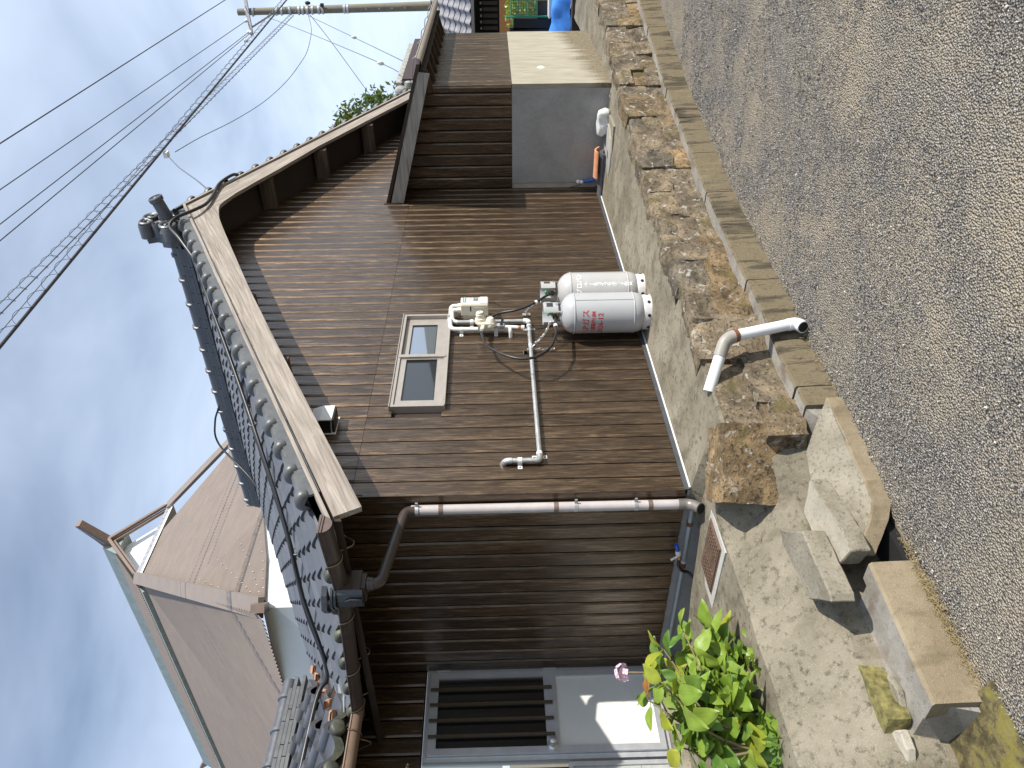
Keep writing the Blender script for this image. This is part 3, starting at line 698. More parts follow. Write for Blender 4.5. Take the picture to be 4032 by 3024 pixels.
MB().bb((3.45, -.12, 4.01), (3.65, 3.49, 4.105)).build('ridge_bed', MT['ledge'], rd)
# ornamental end tile: plate with scrolls, and the projecting round tile above it
orn = MB(); OC = Vector((3.55, -.20, 4.25))
ol = [(-.20, -.10), (-.235, -.04), (-.21, .04), (-.13, .06), (-.10, .12), (-.13, .19), (-.05, .235), (.05, .235), (.13, .19), (.10, .12), (.13, .06), (.21, .04), (.235, -.04), (.20, -.10)]
orn.extr([(OC.x+a, OC.y, OC.z+1.1*c) for a, c in ol], (0, .14, 0))
for a, c, r_ in ((-.165, -.035, .075), (.165, -.035, .075), (-.10, .19, .062), (.10, .19, .062), (0, .02, .065), (-.085, .09, .05), (.085, .09, .05)):
    orn.lathe([(0, .085), (r_*.3, .08), (r_*.42, .056), (r_*.55, .05), (r_*.7, .07), (r_*.9, .076), (r_, .06), (r_, -.06)], (OC.x+a, OC.y+.02, OC.z+1.1*c), 20, (0, -1, 0))
def scroll(cx, cz, r0, turns, sgn):
    return [(OC.x+cx+sgn*r0*(1-.75*i/30)*math.cos(turns*2*math.pi*i/30), OC.y-.055, OC.z+cz+r0*(1-.75*i/30)*math.sin(turns*2*math.pi*i/30)) for i in range(31)]
orn.tube(scroll(-.14, -.03, .09, 1.4, 1), .017, 6); orn.tube(scroll(.14, -.03, .09, 1.4, -1), .017, 6); orn.tube(scroll(-.06, .2, .075, 1.3, 1), .015, 6); orn.tube(scroll(.06, .2, .075, 1.3, -1), .015, 6)
orn.build('ornamental_end_tile', MT['tile'], rd, smooth=40)
cy = MB(); d_ = Vector((0, -1, .30)).normalized(); c0 = Vector((3.55, -.14, 4.235))
cy.lathe([(.0, 0), (.055, 0), (.056, .30), (.066, .31), (.068, .345), (.062, .352), (.054, .352), (.050, .342), (0, .342)], c0, 24, d_)
for k in range(8):
    a = 2*math.pi*k/8; ax = d_.to_track_quat('Z', 'Y').to_matrix(); cy.lathe([(.008, 0), (.006, .006), (0, .008)], c0+ax @ Vector((.036*math.cos(a), .036*math.sin(a), .341)), 8, d_)
cy.tube([c0+ax @ Vector((.018*math.cos(t*.5)*(1-t*.05), .018*math.sin(t*.5), .343)) for t in range(10)], .006, 6)
cy.build('projecting_round_tile', MT['tile'], rd, smooth=40)

# ---- wing roof (lower, ridge along X)
wr = part('wing_roof')
UW = Vector((0, 1, .46)).normalized(); MW = frame((1, 0, 0), UW)
if MW.to_3x3().col[2].z < 0: MW = frame((-1, 0, 0), UW)
AW = MW.to_3x3().col[0]; EW = Vector((0, 1.30, 2.205))
prof = [(a, c*1.9) for a, c in prof]; TM2 = mesh_of(tile_mesh(TW, TE+.05, .034, .034), 'roof_tile', MT['tile'], 50)
for c in range(10):
    xx = -.60-c*TW+.9; xm = xx-TW/2
    for r_ in range(6):
        ym = 1.30+(r_+.3)*TE*UW.y
        if xm+.02 > vx(ym)+.02: continue
        p = EW+UW*(r_*TE)+Vector((xx if AW.x < 0 else xx-TW, 0, 0))
        link('roof_tile', TM2, wr, p, MW.to_3x3() @ Euler((rj.uniform(-.012, .012), rj.uniform(-.012, .012), rj.uniform(-.01, .01))).to_matrix())
    if xm < -.62: link('eave_tile', EM, wr, EW+Vector((xx if AW.x < 0 else xx-TW, 0, 0)), MW)
b = MB(); zw = lambda y: 2.205+.46*(y-1.30)-.02
b.extr([(-3.2, 1.34, zw(1.34)), (-3.2, 2.62, zw(2.62)), (-3.2, 2.62, zw(2.62)-.06), (-3.2, 1.34, zw(1.34)-.05)], (3.8, 0, 0))
b.extr([(-3.2, 2.62, zw(2.62)), (-3.2, 3.9, zw(1.34)), (-3.2, 3.9, zw(1.34)-.06), (-3.2, 2.62, zw(2.62)-.06)], (3.8, 0, 0))
b.build('roof_deck', MT['under'], wr, fix=True)
zr0 = zw(2.62)+.03
for k in range(4):
    x = .46-.10*(k % 2)
    while x > -2.6:
        MB().box((x-.15, 2.62, zr0+.034*k+.016), (.292, .22-.02*k, .028)).build('ridge_tile', VC, wr); x -= .30
bb = MB(); bb.tube([(.46, 2.62, zr0+.155), (-2.7, 2.62, zr0+.155)], .058, 14); bb.build('ridge_capping', MT['tile'], wr, smooth=40)
for k in range(10): x = .30-.29*k; MB().tube([(x-.02, 2.62, zr0+.155), (x-.012, 2.62, zr0+.155), (x+.012, 2.62, zr0+.155), (x+.02, 2.62, zr0+.155)], [.06, .074, .074, .06], 14).build('ridge_band', MT['tile'], wr, smooth=50)
# broken terracotta tile ends and the metal valley gutter
for k in range(6):
    y = 1.40+k*.205; x = vx(y)-.02
    bb = MB(); pts = [(x-.02+.06*t, y-.04+.06*t+.008*math.sin(9*t), zw(y)+.045+.014*math.sin(5*t+k)) for t in [i/6 for i in range(7)]]
    for i in range(6): a, c = Vector(pts[i]), Vector(pts[i+1]); bb.add([a, c, c+Vector((0, 0, .014)), a+Vector((0, 0, .014)), a+Vector((-.05, .02, 0)), c+Vector((-.05, .02, 0)), c+Vector((-.05, .02, .015)), a+Vector((-.05, .02, .015))], [[0, 1, 2, 3], [3, 2, 6, 7], [0, 4, 5, 1], [4, 7, 6, 5]])
    bb.build('broken_tile_edge', MT['terra'], wr, fix=True)
bb = MB(); a, c = Vector((-.60, 1.30, 2.185)), Vector((.68, 2.60, 2.74))
bb.extr([a+Vector((-.07, .05, .0)), a+Vector((.05, -.07, .0)), c+Vector((.05, -.07, .0)), c+Vector((-.07, .05, .0))], (0, 0, .006)); bb.build('valley_gutter', MT['silver'], wr)
# ------------------------------------------------------------------ window
win = part('window'); fy = -.034
def frame_rect(bb, x0, x1, z0, z1, t, ya, yb, tt=None, tb=None):
    tt = t if tt is None else tt; tb = t if tb is None else tb
    bb.bb((x0, ya, z0), (x0+t, yb, z1)); bb.bb((x1-t, ya, z0), (x1, yb, z1)); bb.bb((x0+t, ya+.0005, z1-tt), (x1-t, yb, z1)); bb.bb((x0+t, ya+.0005, z0), (x1-t, yb, z0+tb))
b = MB(); frame_rect(b, .836, 2.062, 1.536, 1.914, .022, -.042, .02, .024, .024); b.bb((.83, -.058, 1.528), (2.068, .0, 1.5365)); b.bb((.83, -.05, 1.914), (2.068, -.0, 1.920))
b.bb((.90, -.0445, 1.541), (.935, -.042, 1.549)); b.bb((1.93, -.0445, 1.541), (1.965, -.042, 1.549))
b.build('window_frame', MT['alu'], win, smooth=False)
def sash(name, x0, x1, y, tl, tr, tt=.045, tb=.05, gl='glass'):
    f = MB(); z0, z1 = 1.561, 1.889
    f.bb((x0, y-.014, z0), (x0+tl, y+.014, z1)); f.bb((x1-tr, y-.014, z0), (x1, y+.014, z1)); f.bb((x0+tl, y-.0135, z1-tt), (x1-tr, y+.0135, z1)); f.bb((x0+tl, y-.0135, z0), (x1-tr, y+.0135, z0+tb))
    fo = f.build(name, MT['alu'], win)
    g = MB(); gx = .007
    frame_rect(g, x0+tl, x1-tr, z0+tb, z1-tt, gx, y-.010, y+.006); g.build('gasket', MT['rubber'], fo)
    MB().bb((x0+tl, y-.003, z0+tb), (x1-tr, y+.003, z1-tt)).build('pane', MT[gl], fo)
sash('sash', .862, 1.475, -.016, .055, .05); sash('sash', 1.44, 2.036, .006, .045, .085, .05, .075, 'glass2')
b = MB(); b.bb((1.436, -.048, 1.549), (1.470, -.031, 1.901)); b.build('meeting_stile', MT['alu'], win)
b = MB(); b.bb((.84, .06, 1.53), (.87, .5, 1.92)); b.bb((2.03, .06, 1.53), (2.06, .5, 1.92)); b.bb((.84, .5, 1.53), (2.06, .52, 1.92)); b.bb((.84, .06, 1.92), (2.06, .5, 1.94)); b.bb((.84, .06, 1.51), (2.06, .5, 1.53)); b.build('window_reveal', MT['under'], win)

# ------------------------------------------------------------------ kitchen door
door = part('door'); yd = LY-.03
b = MB(); frame_rect(b, -.715, -.028, .03, 1.718, .034, LY-.035, LY+.03, .026, .03); b.build('door_frame', MT['silver'], door)
b = MB(); x0, x1 = -.678, -.062
b.bb((x0, yd-.03, .064), (x0+.045, yd+.005, 1.688)); b.bb((x1-.045, yd-.03, .064), (x1, yd+.005, 1.688))
b.bb((x0+.045, yd-.0295, 1.630), (x1-.045, yd+.005, 1.688)); b.bb((x0+.045, yd-.0295, .785), (x1-.045, yd+.005, .872)); b.bb((x0+.045, yd-.0295, .064), (x1-.045, yd+.005, .105))
lf = b.build('door_leaf', MT['silver'], door)
MB().bb((x0+.045, yd-.012, .105), (x1-.045, yd-.004, .785)).build('lower_panel', MT['panel'], lf)
MB().bb((x0+.045, yd-.014, .872), (x1-.045, yd-.006, 1.63)).build('pane', MT['smoked'], lf)
for xb in (-.205, -.322, -.44, -.556): MB().bb((xb-.0095, yd-.052, .815), (xb+.0095, yd-.036, 1.685)).build('grille_bar', MT['bronze'], lf)
kb = MB(); kb.lathe([(.0, 0), (.034, 0), (.036, .012), (.022, .018), (.017, .038), (.025, .046), (.030, .062), (.026, .078), (.012, .084), (0, .084)], (-.632, yd-.03, .835), 24, (0, -1, 0))
kb.build('knob', MT['galv'], lf, smooth=40)
for z in (1.60, .82): MB().bb((-.058, yd-.04, z-.05), (-.046, yd-.028, z+.05)).build('hinge', MT['silver'], door)
# shutter window left of the door
sw = part('shutter'); b = MB(); frame_rect(b, -1.9, -.742, .0, .735, .028, LY-.05, LY+.015); b.build('shutter_frame', MT['silver'], sw)
for k in range(3): MB().bb((-1.872, LY-.035, .03+.225*k), (-.772, LY-.02-.003*(k % 2), .252+.225*k)).build('shutter_panel', simple('grey_shutter_panel', (.42, .42, .40), .5, .2), sw)
MB().bb((-2.9, LY-.10, -.16), (.0, LY+.02, .028)).build('door_step', MT['slab'], house)

# ------------------------------------------------------------------ gutters, rain head, downpipe
gut = part('gutter')
def half_gutter(bb, pts, r=.058):
    k = len(pts); n_ = 10
    for i in range(k-1):
        a, c = Vector(pts[i]), Vector(pts[i+1]); d = (c-a).normalized(); sd_ = d.cross(Vector((0, 0, 1))).normalized()
        for rr, fl in ((r, 0), (r-.004, 1)):
            o = len(bb.v)
            for p in (a, c):
                for j in range(n_+1): t = math.pi+math.pi*j/n_; bb.v.append(p+sd_*rr*math.cos(t)+Vector((0, 0, 1.05*rr*math.sin(t))))
            for j in range(n_): q = [o+j, o+j+1, o+n_+2+j, o+n_+1+j]; bb.f.append(q[::-1] if fl else q); bb.m.append(0)
        for sg in (-1, 1): bb.tube([a+sd_*sg*r, c+sd_*sg*r], .006, 8)
GX = -.605; gz = lambda y: 2.058+.055*abs(y-.1)
b = MB(); half_gutter(b, [(GX, -.405, gz(-.4)), (GX, .10, gz(.1)), (GX, 1.36, gz(1.3))])
gm = b.build('gutter_channel', MT['brown'], gut, smooth=50)
b = MB(); b.add([(GX+.06*math.cos(math.pi+math.pi*j/12), -.407, gz(-.4)+.063*math.sin(math.pi+math.pi*j/12)) for j in range(13)], [list(range(13))]); b.bb((GX-.064, -.412, gz(-.4)-.003), (GX+.064, -.40, gz(-.4)+.008)); b.bb((GX-.060, -.414, gz(-.4)-.016), (GX+.060, -.407, gz(-.4)-.008))
b.build('gutter_end_cap', simple('brown_end_cap', (.12, .085, .072), .4), gut, fix=True)
b = MB(); half_gutter(b, [(-.545, 1.285, 2.118), (-2.9, 1.285, 2.15)]); b.build('gutter_channel', simple('tan_gutter', (.20, .14, .105), .4, var=.1), gut, smooth=50)
def bracket(p, inward):
    p = Vector(p); i_ = Vector(inward).normalized(); r = .064
    pts = [p-i_*(r*math.cos(t))+Vector((0, 0, -1.05*r*math.sin(t))) for t in [math.pi*k/10 for k in range(9)]]
    e = p+i_*.052+Vector((0, 0, -.05)); pts += spline([e, e+i_*.03+Vector((0, 0, -.055)), e+i_*.065+Vector((0, 0, -.06)), e+i_*.095+Vector((0, 0, -.015)), e+i_*.16+Vector((0, 0, .05))], 5)
    MB().tube(pts, .0045, 6).tube([p-i_*r, p-i_*r+Vector((0, 0, .01))], .008, 6).build('gutter_bracket', MT['brass'], gut, smooth=60)
for y in (-.15, .33, .83, 1.22): bracket((GX, y, gz(y)), (1, 0, 0))
for x in (-.78, -1.15): bracket((x, 1.285, 2.12), (0, 1, 0))
rh = part('rain_head')
b = MB(); hx, hy = GX+.01, .10
b.bb((hx-.066, hy-.06, 1.93), (hx+.066, hy+.075, 2.03)); b.bb((hx-.052, hy-.05, 1.905), (hx+.052, hy+.06, 1.93)); b.build('box', MT['brown'], rh)
pol = simple('black_glazed_plastic', (.035, .037, .042), .25, var=.3, scale=30)
for k, (zz, hh, w_, d_) in enumerate(((2.058, .012, .15, .10), (2.074, .012, .17, .115), (2.10, .03, .20, .14))):
    b = MB(); q = [(-w_/2, 0), (-w_*.36, -d_*.34), (0, -d_*.62), (w_*.36, -d_*.34), (w_/2, 0)]
    b.extr([(hx-.062+c, hy+a+.01, zz) for a, c in q], (0, 0, hh)); b.build('head_moulding', pol, rh, fix=True)
b = MB(); q = [(-.066, 0), (-.05, -.02), (.0, -.028), (.05, -.02), (.066, 0)]
b.extr([(hx-.066+c, hy+a+.01, 1.915) for a, c in q], (0, 0, .14)); b.build('head_front', pol, rh, fix=True)
b = MB(); b.extr([(hx-.1+.004, hy+.01+a, z) for a, z in ((-.026, 1.917), (.026, 1.917), (.026, 1.985), (.012, 2.01), (-.012, 2.01), (-.026, 1.985))], (-.008, 0, 0)); b.build('head_boss', pol, rh, fix=True)
dp = part('downpipe')
px, py = -.052, .068
el = path([(hx, hy-.02, 1.895), (hx, hy-.02, 1.83), (px-.005, py, 1.735), (px, py, 1.65)], .045, 5)
b = MB(); b.tube(el, .031, 16); b.tube([(hx, hy-.02, 1.90), (hx, hy-.02, 1.865)], .037, 16); b.tube([(hx, hy-.02, 1.895), (hx, hy-.02, 1.885)], .041, 16); b.build('elbow', MT['brown'], dp, smooth=50)
b = MB(); b.tube([(px, py, 1.70), (px, py, .045)], .0305, 18); b.build('pipe', MT['faded'], dp, smooth=50)
for z in (1.52, .82, .245): MB().tube([(px, py, z-.014), (px, py, z+.014)], .0318, 18).build('sleeve', simple('brown_sleeve', (.16, .115, .095), .5), dp, smooth=50)
for z in (1.665, .70, .335):
    b = MB(); b.tube([(px, py, z-.011), (px, py, z+.011)], .033, 18); b.bb((px-.004, py-.06, z-.008), (px+.004, py-.03, z+.008)); b.bb((px+.03, py-.006, z-.006), (0.0, py+.006, z+.006)); b.build('clamp', MT['galv'], dp, smooth=40)
b = MB(); o_ = path([(px, py, .075), (px, py, .0), (px-.07, py-.03, -.045)], .04, 6); b.tube(o_, [.0345]*len(o_), 18, caps=False); b.tube([o_[-2], o_[-1]], .030, 16); b.build('outlet_elbow', simple('dark_outlet', (.20, .18, .165), .4, .3, var=.2), dp, smooth=50)
e_ = o_[-1]; dd = (o_[-1]-o_[-2]).normalized(); MB().lathe([(.0, 0), (.029, 0), (.029, .002)], e_+dd*.0005, 18, dd).build('outlet_opening', MT['hole'], dp)

# ------------------------------------------------------------------ vent hood
vh = part('vent_hood')
b = MB(); pr = [(0, 2.275), (-.125, 2.262), (-.125, 2.34), (-.10, 2.41), (-.05, 2.44), (0, 2.445)]
b.extr([(.60, y, z) for y, z in pr], (.155, 0, 0)); b.build('cowl', MT['white'], vh, fix=True)
MB().bb((.604, -.119, 2.252), (.751, -.006, 2.268)).build('grille', MT['rubber'], vh)
b = MB(); b.bb((.585, -.014, 2.245), (.77, -.0115, 2.46)); b.build('flange', MT['white'], vh)
b = MB(); b.extr([(.5985, y, z) for y, z in [(-.004, 2.28), (-.118, 2.268), (-.118, 2.34), (-.095, 2.40), (-.05, 2.43), (-.004, 2.435)]], (.0016, 0, 0)); b.build('side_opening', MT['rubber'], vh, fix=True)

# cables dressed over the roof
def cable(name, pts, r, parent, mat='rubber', n=7): return MB().tube(spline(pts, n), r, 8).build(name, MT[mat], parent, smooth=60)
rz = lambda x, y: zt(x)+.075+.0*y
cable('roof_cable', [(4.35, -.37, ztr(4.35)+.10), (4.2, -.43, ztr(4.2)+.05), (4.0, -.42, 3.87), (3.75, -.41, 3.86), (3.5, -.42, 3.86), (3.3, -.44, 3.92), (3.15, -.44, 4.02), (3.05, -.40, 4.05), (2.9, -.36, 3.93), (2.7, -.27, zt(2.7)+.12)], .016, roof)
for t in range(2): cable('roof_cable', [(2.7, -.27, zt(2.7)+.12), (2.2, -.14-.02*t, rz(2.2, 0)+.05), (1.5, .12-.05*t, rz(1.5, 0)+.05), (.9, .40-.1*t, rz(.9, 0)+.06), (.45, .75-.15*t, rz(.45, 0)+.07), (.1, 1.15-.2*t, rz(.1, 0)+.11), (-.12, 1.6, 2.42), (-.25, 1.75, 2.50), (-1.0, 1.93, 2.57), (-2.4, 2.05, 2.62)], .017-.005*t, roof)
for x, y in ((1.85, 0.0), (1.5, .12), (1.1, .29), (.7, .55), (.35, .86)): MB().tube([(x+.03*math.cos(a), y, rz(x, 0)+.05+.028*math.sin(a)) for a in [2*math.pi*k/10 for k in range(11)]], .0035, 5).build('cable_tie', MT['galv'], roof)
cable('roof_cable', [(3.5, 1.95, 4.27), (3.5, 2.2, 4.38), (3.4, 2.45, 4.36), (2.9, 2.6, zt(2.9)+.12), (2.0, 2.4, zt(2.0)+.11), (1.2, 2.2, zt(1.2)+.11), (.7, 2.3, 2.80)], .011, roof)
# ------------------------------------------------------------------ annex on the right of the gable (part of the house)
AX, AY = 4.795, -1.11; AXR = 7.18
an = part('annex')
for i in range(9):
    y1 = -.012-i*PW; w_ = min(PW, y1-AY)
    if w_ < .02: continue
    board(an, (AX, y1, 0), (0, -1, 0), (-1, 0, 0), w_, .957, 2.13-.27*(-y1))
for i in range(19):
    x0 = AX+i*PW; w_ = min(PW, AXR-x0)
    if w_ > .02: board(an, (x0, AY, 0), (1, 0, 0), (0, -1, 0), w_, .957, 1.83)
MB().extr([(AX+.02, -.01, .95), (AX+.02, AY+.02, .95), (AX+.02, AY+.02, 1.80), (AX+.02, -.01, 2.1)], (.03, 0, 0)).build('sheathing', MT['under'], an, fix=True)
MB().bb((AX+.02, AY+.02, .95), (AXR-.01, AY+.05, 1.83)).bb((AXR-.03, AY+.02, .95), (AXR, 1.0, 2.0)).build('sheathing', MT['under'], an)
stainm, nt_, bs_ = new_mat('stained_render')
v_ = coords(nt_); sp_ = N(nt_, 'ShaderNodeSeparateXYZ'); L(nt_, v_, sp_.inputs[0])
s1 = noise_t(nt_, coords(nt_, 'pos', (1, 1, .12)), 10, 5, .6); s2 = noise_t(nt_, v_, 60, 5, .7); s3 = noise_t(nt_, coords(nt_, 'pos', (1, 1, .15)), 26, 4, .6)
k_ = math_(nt_, 'MULTIPLY_ADD', s1, -.55); L(nt_, sp_.outputs[2], k_.node.inputs[2]); xg = math_(nt_, 'MULTIPLY_ADD', sp_.outputs[0], -.10); L(nt_, k_, xg.node.inputs[2])
damp = rng(nt_, xg, -.77, -.62, 1, 0)
c_ = ramp(nt_, s3, [(.3, (.27, .245, .185)), (.5, (.325, .298, .232)), (.7, (.375, .348, .28))]); dk = mixc(nt_, rng(nt_, s2, .4, .62), (.10, .082, .05), (.24, .20, .13))
L(nt_, mixc(nt_, damp, c_, dk), bs_.inputs['Base Color']); bs_.inputs['Roughness'].default_value = .95; bump(nt_, bs_, s2, .005, .6)
b = MB(); b.bb((AX-.018, AY-.018, -.30), (AXR, AY+.03, .956)); b.build('front_base', stainm, an)
b = MB(); b.bb((AX-.0185, AY+.031, -.30), (AX+.03, -.075, .9565)); b.build('side_base', MT['base'], an)
b = MB(); b.bb((AX-.006, -.075, -.2), (AX+.03, .0, .956)); b.build('old_base_strip', MT['slab_pale'], an)
MB().bb((AX-.021, AY-.021, .9565), (AXR, -.012, .9605)).build('base_drip_edge', MT['trim'], an)
b = MB(); b.lathe([(0, .012), (.03, .010), (.045, 0)], (AX+.62, AY-.018, .62), 16, (0, -1, 0)); b.build('vent_cap', MT['white'], an, smooth=50)
ax0 = 4.41
zA = lambda y: 2.315+.305*y                       # top of the lean-to roof
b = MB(); b.extr([(ax0-.005, -.0, zA(0)), (ax0-.005, -1.42, zA(-1.42)), (ax0-.005, -1.42, zA(-1.42)-.035), (ax0-.005, -.0, zA(0)-.035)], (3.1, 0, 0)); b.build('lean_to_roof', MT['trim'], an, fix=True)
ang = math.atan(.29)
b = MB(); b.extr([(0, .0, 2.262), (0, -1.345, 1.88), (0, -1.325, 1.762), (0, .0, 2.128)], (.032, 0, 0))
me = b.mesh('side_barge_board', MT['barge2']); o = link('side_barge_board', me, an, (ax0, 0, 0))
bmx = bmesh.new(); bmx.from_mesh(me); bmesh.ops.recalc_face_normals(bmx, faces=bmx.faces); bmx.to_mesh(me); bmx.free()
b = MB(); b.extr([(ax0+.034, -.0, zA(0)-.04), (ax0+.034, -1.33, zA(-1.33)-.04), (ax0+.034, -1.33, zA(-1.33)-.065), (ax0+.034, -.0, zA(0)-.065)], (3.0, 0, 0)); b.build('soffit', MT['under'], an, fix=True)
b = MB(); b.bb((ax0+.034, -1.355, 1.80), (7.35, -1.335, 1.895)); b.build('fascia', MT['under'], an)
for k in range(8): MB().box((4.6+.36*k, -1.22, 1.80), (.045, .24, .06), (R(-16), 0, 0)).build('rafter_end', MT['purlin'], an)
b = MB(); half_gutter(b, [(ax0+.02, -1.42, 1.885), (7.45, -1.42, 1.872)], .05); b.build('gutter_channel', simple('bleached_gutter', (.30, .27, .235), .5, var=.12), an, smooth=50)
for k in range(5): MB().tube([(4.55+.62*k, -1.47, 1.885), (4.62+.62*k, -1.42, 1.93), (4.72+.62*k, -1.2, 1.965)], .005, 6).build('gutter_stay', MT['galv'], an)
b = MB(); b.bb((4.385, -.02, 2.145), (4.405, -.004, 2.33)); b.build('roof_flashing', MT['trim'], an)

# ------------------------------------------------------------------ rear wing roof and far tree, right
rw = thing('rear_roof', 'grey lichened tile ridge of a roof beyond the lean-to', 'roof', (11, .6, 1.5))
zR_ = 2.80
b = MB(); x = 11.05; k = 0
while x < 14.0:
    b.box((x, .6, zR_+.02), (.27, .26, .11)); x += .275
b.build('ridge_capping', MT['stonetile'], rw)
for k in range(11): MB().tube([(11.0+.265*k, .44, zR_-.05), (11.0+.265*k, .50, zR_-.05)], .045, 10).build('round_ridge_tile', MT['stonetile'], rw, smooth=40)
b = MB(); b.lathe([(0, .09), (.07, .08), (.11, .05), (.12, .0), (.11, -.12), (0, -.13)], (10.86, .6, zR_-.02), 14, (0, -1, 0)); b.lathe([(0, .07), (.06, .05), (.07, 0), (.06, -.05), (0, -.06)], (10.82, .48, zR_-.16), 12, (0, -1, 0)); b.build('ridge_end_ornament', MT['stonetile'], rw, smooth=50)
b = MB(); b.bb((10.9, .40, 2.45), (14.0, .43, zR_-.045)); b.build('ridge_fascia', simple('plum_fascia', (.045, .028, .028), .6, var=.2), rw)
MB().bb((11.2, .45, -.6), (13.9, 3, 2.5)).build('wall', MT['under'], rw)
tr = thing('evergreen_tree', 'dark evergreen tree rising behind the house roof', 'tree', (29.3, 7.1, -.6))
MB().tube([(29.3, 7.1, -.6), (29.32, 7.1, 3), (29.35, 7.12, 6.2)], [.3, .24, .06], 10).build('trunk', MT['purlin'], tr)
rt_ = random.Random(5); b = MB()
for k in range(260):
    t = rt_.random(); a = rt_.uniform(0, 6.28); h = 2.6+t*5.0; rad = 2.1*(1-t)**.6*rt_.uniform(.55, 1.05)+.1
    c0 = Vector((29.3+rad*math.cos(a), 7.1+rad*math.sin(a), h))
    for q in range(14):
        p = c0+Vector((rt_.gauss(0, .2), rt_.gauss(0, .2), rt_.gauss(0, .18))); s_ = rt_.uniform(.05, .12)
        u_ = Vector((rt_.gauss(0, 1), rt_.gauss(0, 1), rt_.gauss(.4, 1))).normalized(); v_2 = u_.cross(Vector((rt_.gauss(0, 1), rt_.gauss(0, 1), rt_.gauss(0, 1)))).normalized()
        b.add([p-u_*s_*1.6, p+v_2*s_*.6, p+u_*s_*1.6, p-v_2*s_*.6], [[0, 1, 2, 3]])
b.build('crown', MT['fol'], tr)

# ------------------------------------------------------------------ neighbour's house past the pole
nb = thing('neighbour_house', 'orange house with silvery curved tiles and a dark lattice window beyond the pole', 'house', (16.5, 1, -.6))
X0 = 16.2
fr_u = Vector((.82, 0, .57)).normalized()
MN = frame((0, -1, 0), fr_u)
if MN.to_3x3().col[2].z < 0: MN = frame((0, 1, 0), fr_u)
prof = [(a, c/1.9) for a, c in prof]
STM = mesh_of(tile_mesh(TW, TE+.05), 'silver_roof_tile', simple('silver_grey_tile', (.27, .265, .28), .35, var=.3, scale=9), 50)
AN = MN.to_3x3().col[0]
for c in range(13):
    for r_ in range(7):
        yy = -1.6+c*TW
        link('roof_tile', STM, nb, Vector((X0-.35, yy if AN.y > 0 else yy+TW, 1.60))+fr_u*(r_*TE), MN)
b = MB(); b.extr([(X0-.3, -1.6, 1.58), (X0+1.2, -1.6, 2.62), (X0+1.2, -1.6, 2.5), (X0-.3, -1.6, 1.5)], (0, 3.5, 0)); b.build('roof_deck', MT['under'], nb, fix=True)
b = MB(); b.bb((X0-.38, -1.6, 1.53), (X0-.35, 1.9, 1.60)); b.build('eave_fascia', MT['alu'], nb)
b = MB(); b.bb((X0, -1.6, -.6), (X0+.1, 1.9, .95)); b.bb((X0+.3, .95, 1.5), (X0+.4, 3.0, 2.9)); b.build('wall', MT['orange'], nb)
b = MB(); b.bb((X0+.02, -1.6, .95), (X0+.1, 1.9, 1.55)); b.build('lattice_window', MT['hole'], nb)
for k in range(26): MB().bb((X0-.03, -1.55+.135*k, .99), (X0+.0, -1.47+.135*k, 1.34)).build('lattice_slat', MT['dkwood'], nb)
b = MB()
for k in range(26): b.bb((X0-.05, -1.535+.135*k, 1.36), (X0-.01, -1.49+.135*k, 1.40))
b.build('dentil_row', MT['alu'], nb)

# ------------------------------------------------------------------ garden strip past the annex
GX0 = 9.2
o = tag(MB().bb((8.7, -1.9, -.28), (8.85, -.1, -.02)).build('timber_sleeper', MT['dkwood']), 'dark brown timber sleeper lying beside the gravel past the annex', 'timber beam')
b = MB(); b.grid(lambda u, v: (7.2+8*u, 1.2-3.3*v-.25*(7.2+8*u-7.2)*.6, -.30+.02*nz((u*40, v*40, 0))), 30, 20); tag(b.build('garden_gravel', concrete('garden_gravel', (.25, .235, .21), (.12, .11, .1), (.36, .34, .31), sc=5)), kind='structure')
def cloth(u, v): return (8.95+.35*u+.05*nz((u*4, v*5, 1)), -1.75+1.4*v, -.02+.34*math.sin(math.pi*min(1, max(0, u)))*(.55+.45*v)+.04*nz((u*6, v*7, 2)))
b = MB(); b.grid(cloth, 14, 20); tag(b.build('tarpaulin', MT['tarp'], smooth='all'), 'crumpled blue tarpaulin over a heap behind the timber sleeper', 'tarpaulin')
ac = thing('outdoor_unit', 'white air conditioner unit standing before the green net', 'air conditioner', (9.6, -1.1, -.1))
MB().box((9.62, -1.13, .10), (.26, .56, .28)).build('casing', MT['applw'], ac)
MB().box((9.482, -1.13, .10), (.012, .48, .22)).build('front_grille', simple('grey_grille', (.45, .46, .48), .5), ac); MB().box((9.62, -1.13, .253), (.29, .59, .025)).build('lid', MT['applw'], ac)
pl = thing('planter', 'row of black planter tubs beside the green garden net', 'planter', (9.8, -.7, -.3))
for k, (y, w_, zt_2) in enumerate(((-.56, .13, .86), (-.70, .13, .80), (-.90, .22, .42))):
    MB().extr([(9.78, y-w_/2, -.3), (9.78, y+w_/2, -.3), (9.78, y+w_/2+.02, zt_2), (9.78, y-w_/2-.02, zt_2)], (.22, 0, 0)).build('tub', MT['rubber'], pl, fix=True)
ne = thing('net_fence', 'green plastic garden net on thin posts beside the planters', 'net fence', (9.72, -1.0, -.3))
b = MB()
for k in range(16): b.tube([(9.72, -1.45+.04*k, .44), (9.72, -1.45+.04*k, .84)], .005, 4)
for k in range(11): b.tube([(9.72, -1.45, .44+.04*k), (9.72, -.83, .44+.04*k)], .005, 4)
b.build('netting', MT['net'], ne)
for y in (-.82, -1.2): MB().tube([(9.71, y, -.3), (9.71, y, .92)], .014, 6).build('post', MT['net'], ne)
hs_ = thing('hedge_plant', 'bright green leafy plants growing behind the garden net', 'shrub', (10.3, -1.0, -.3)); b = MB()
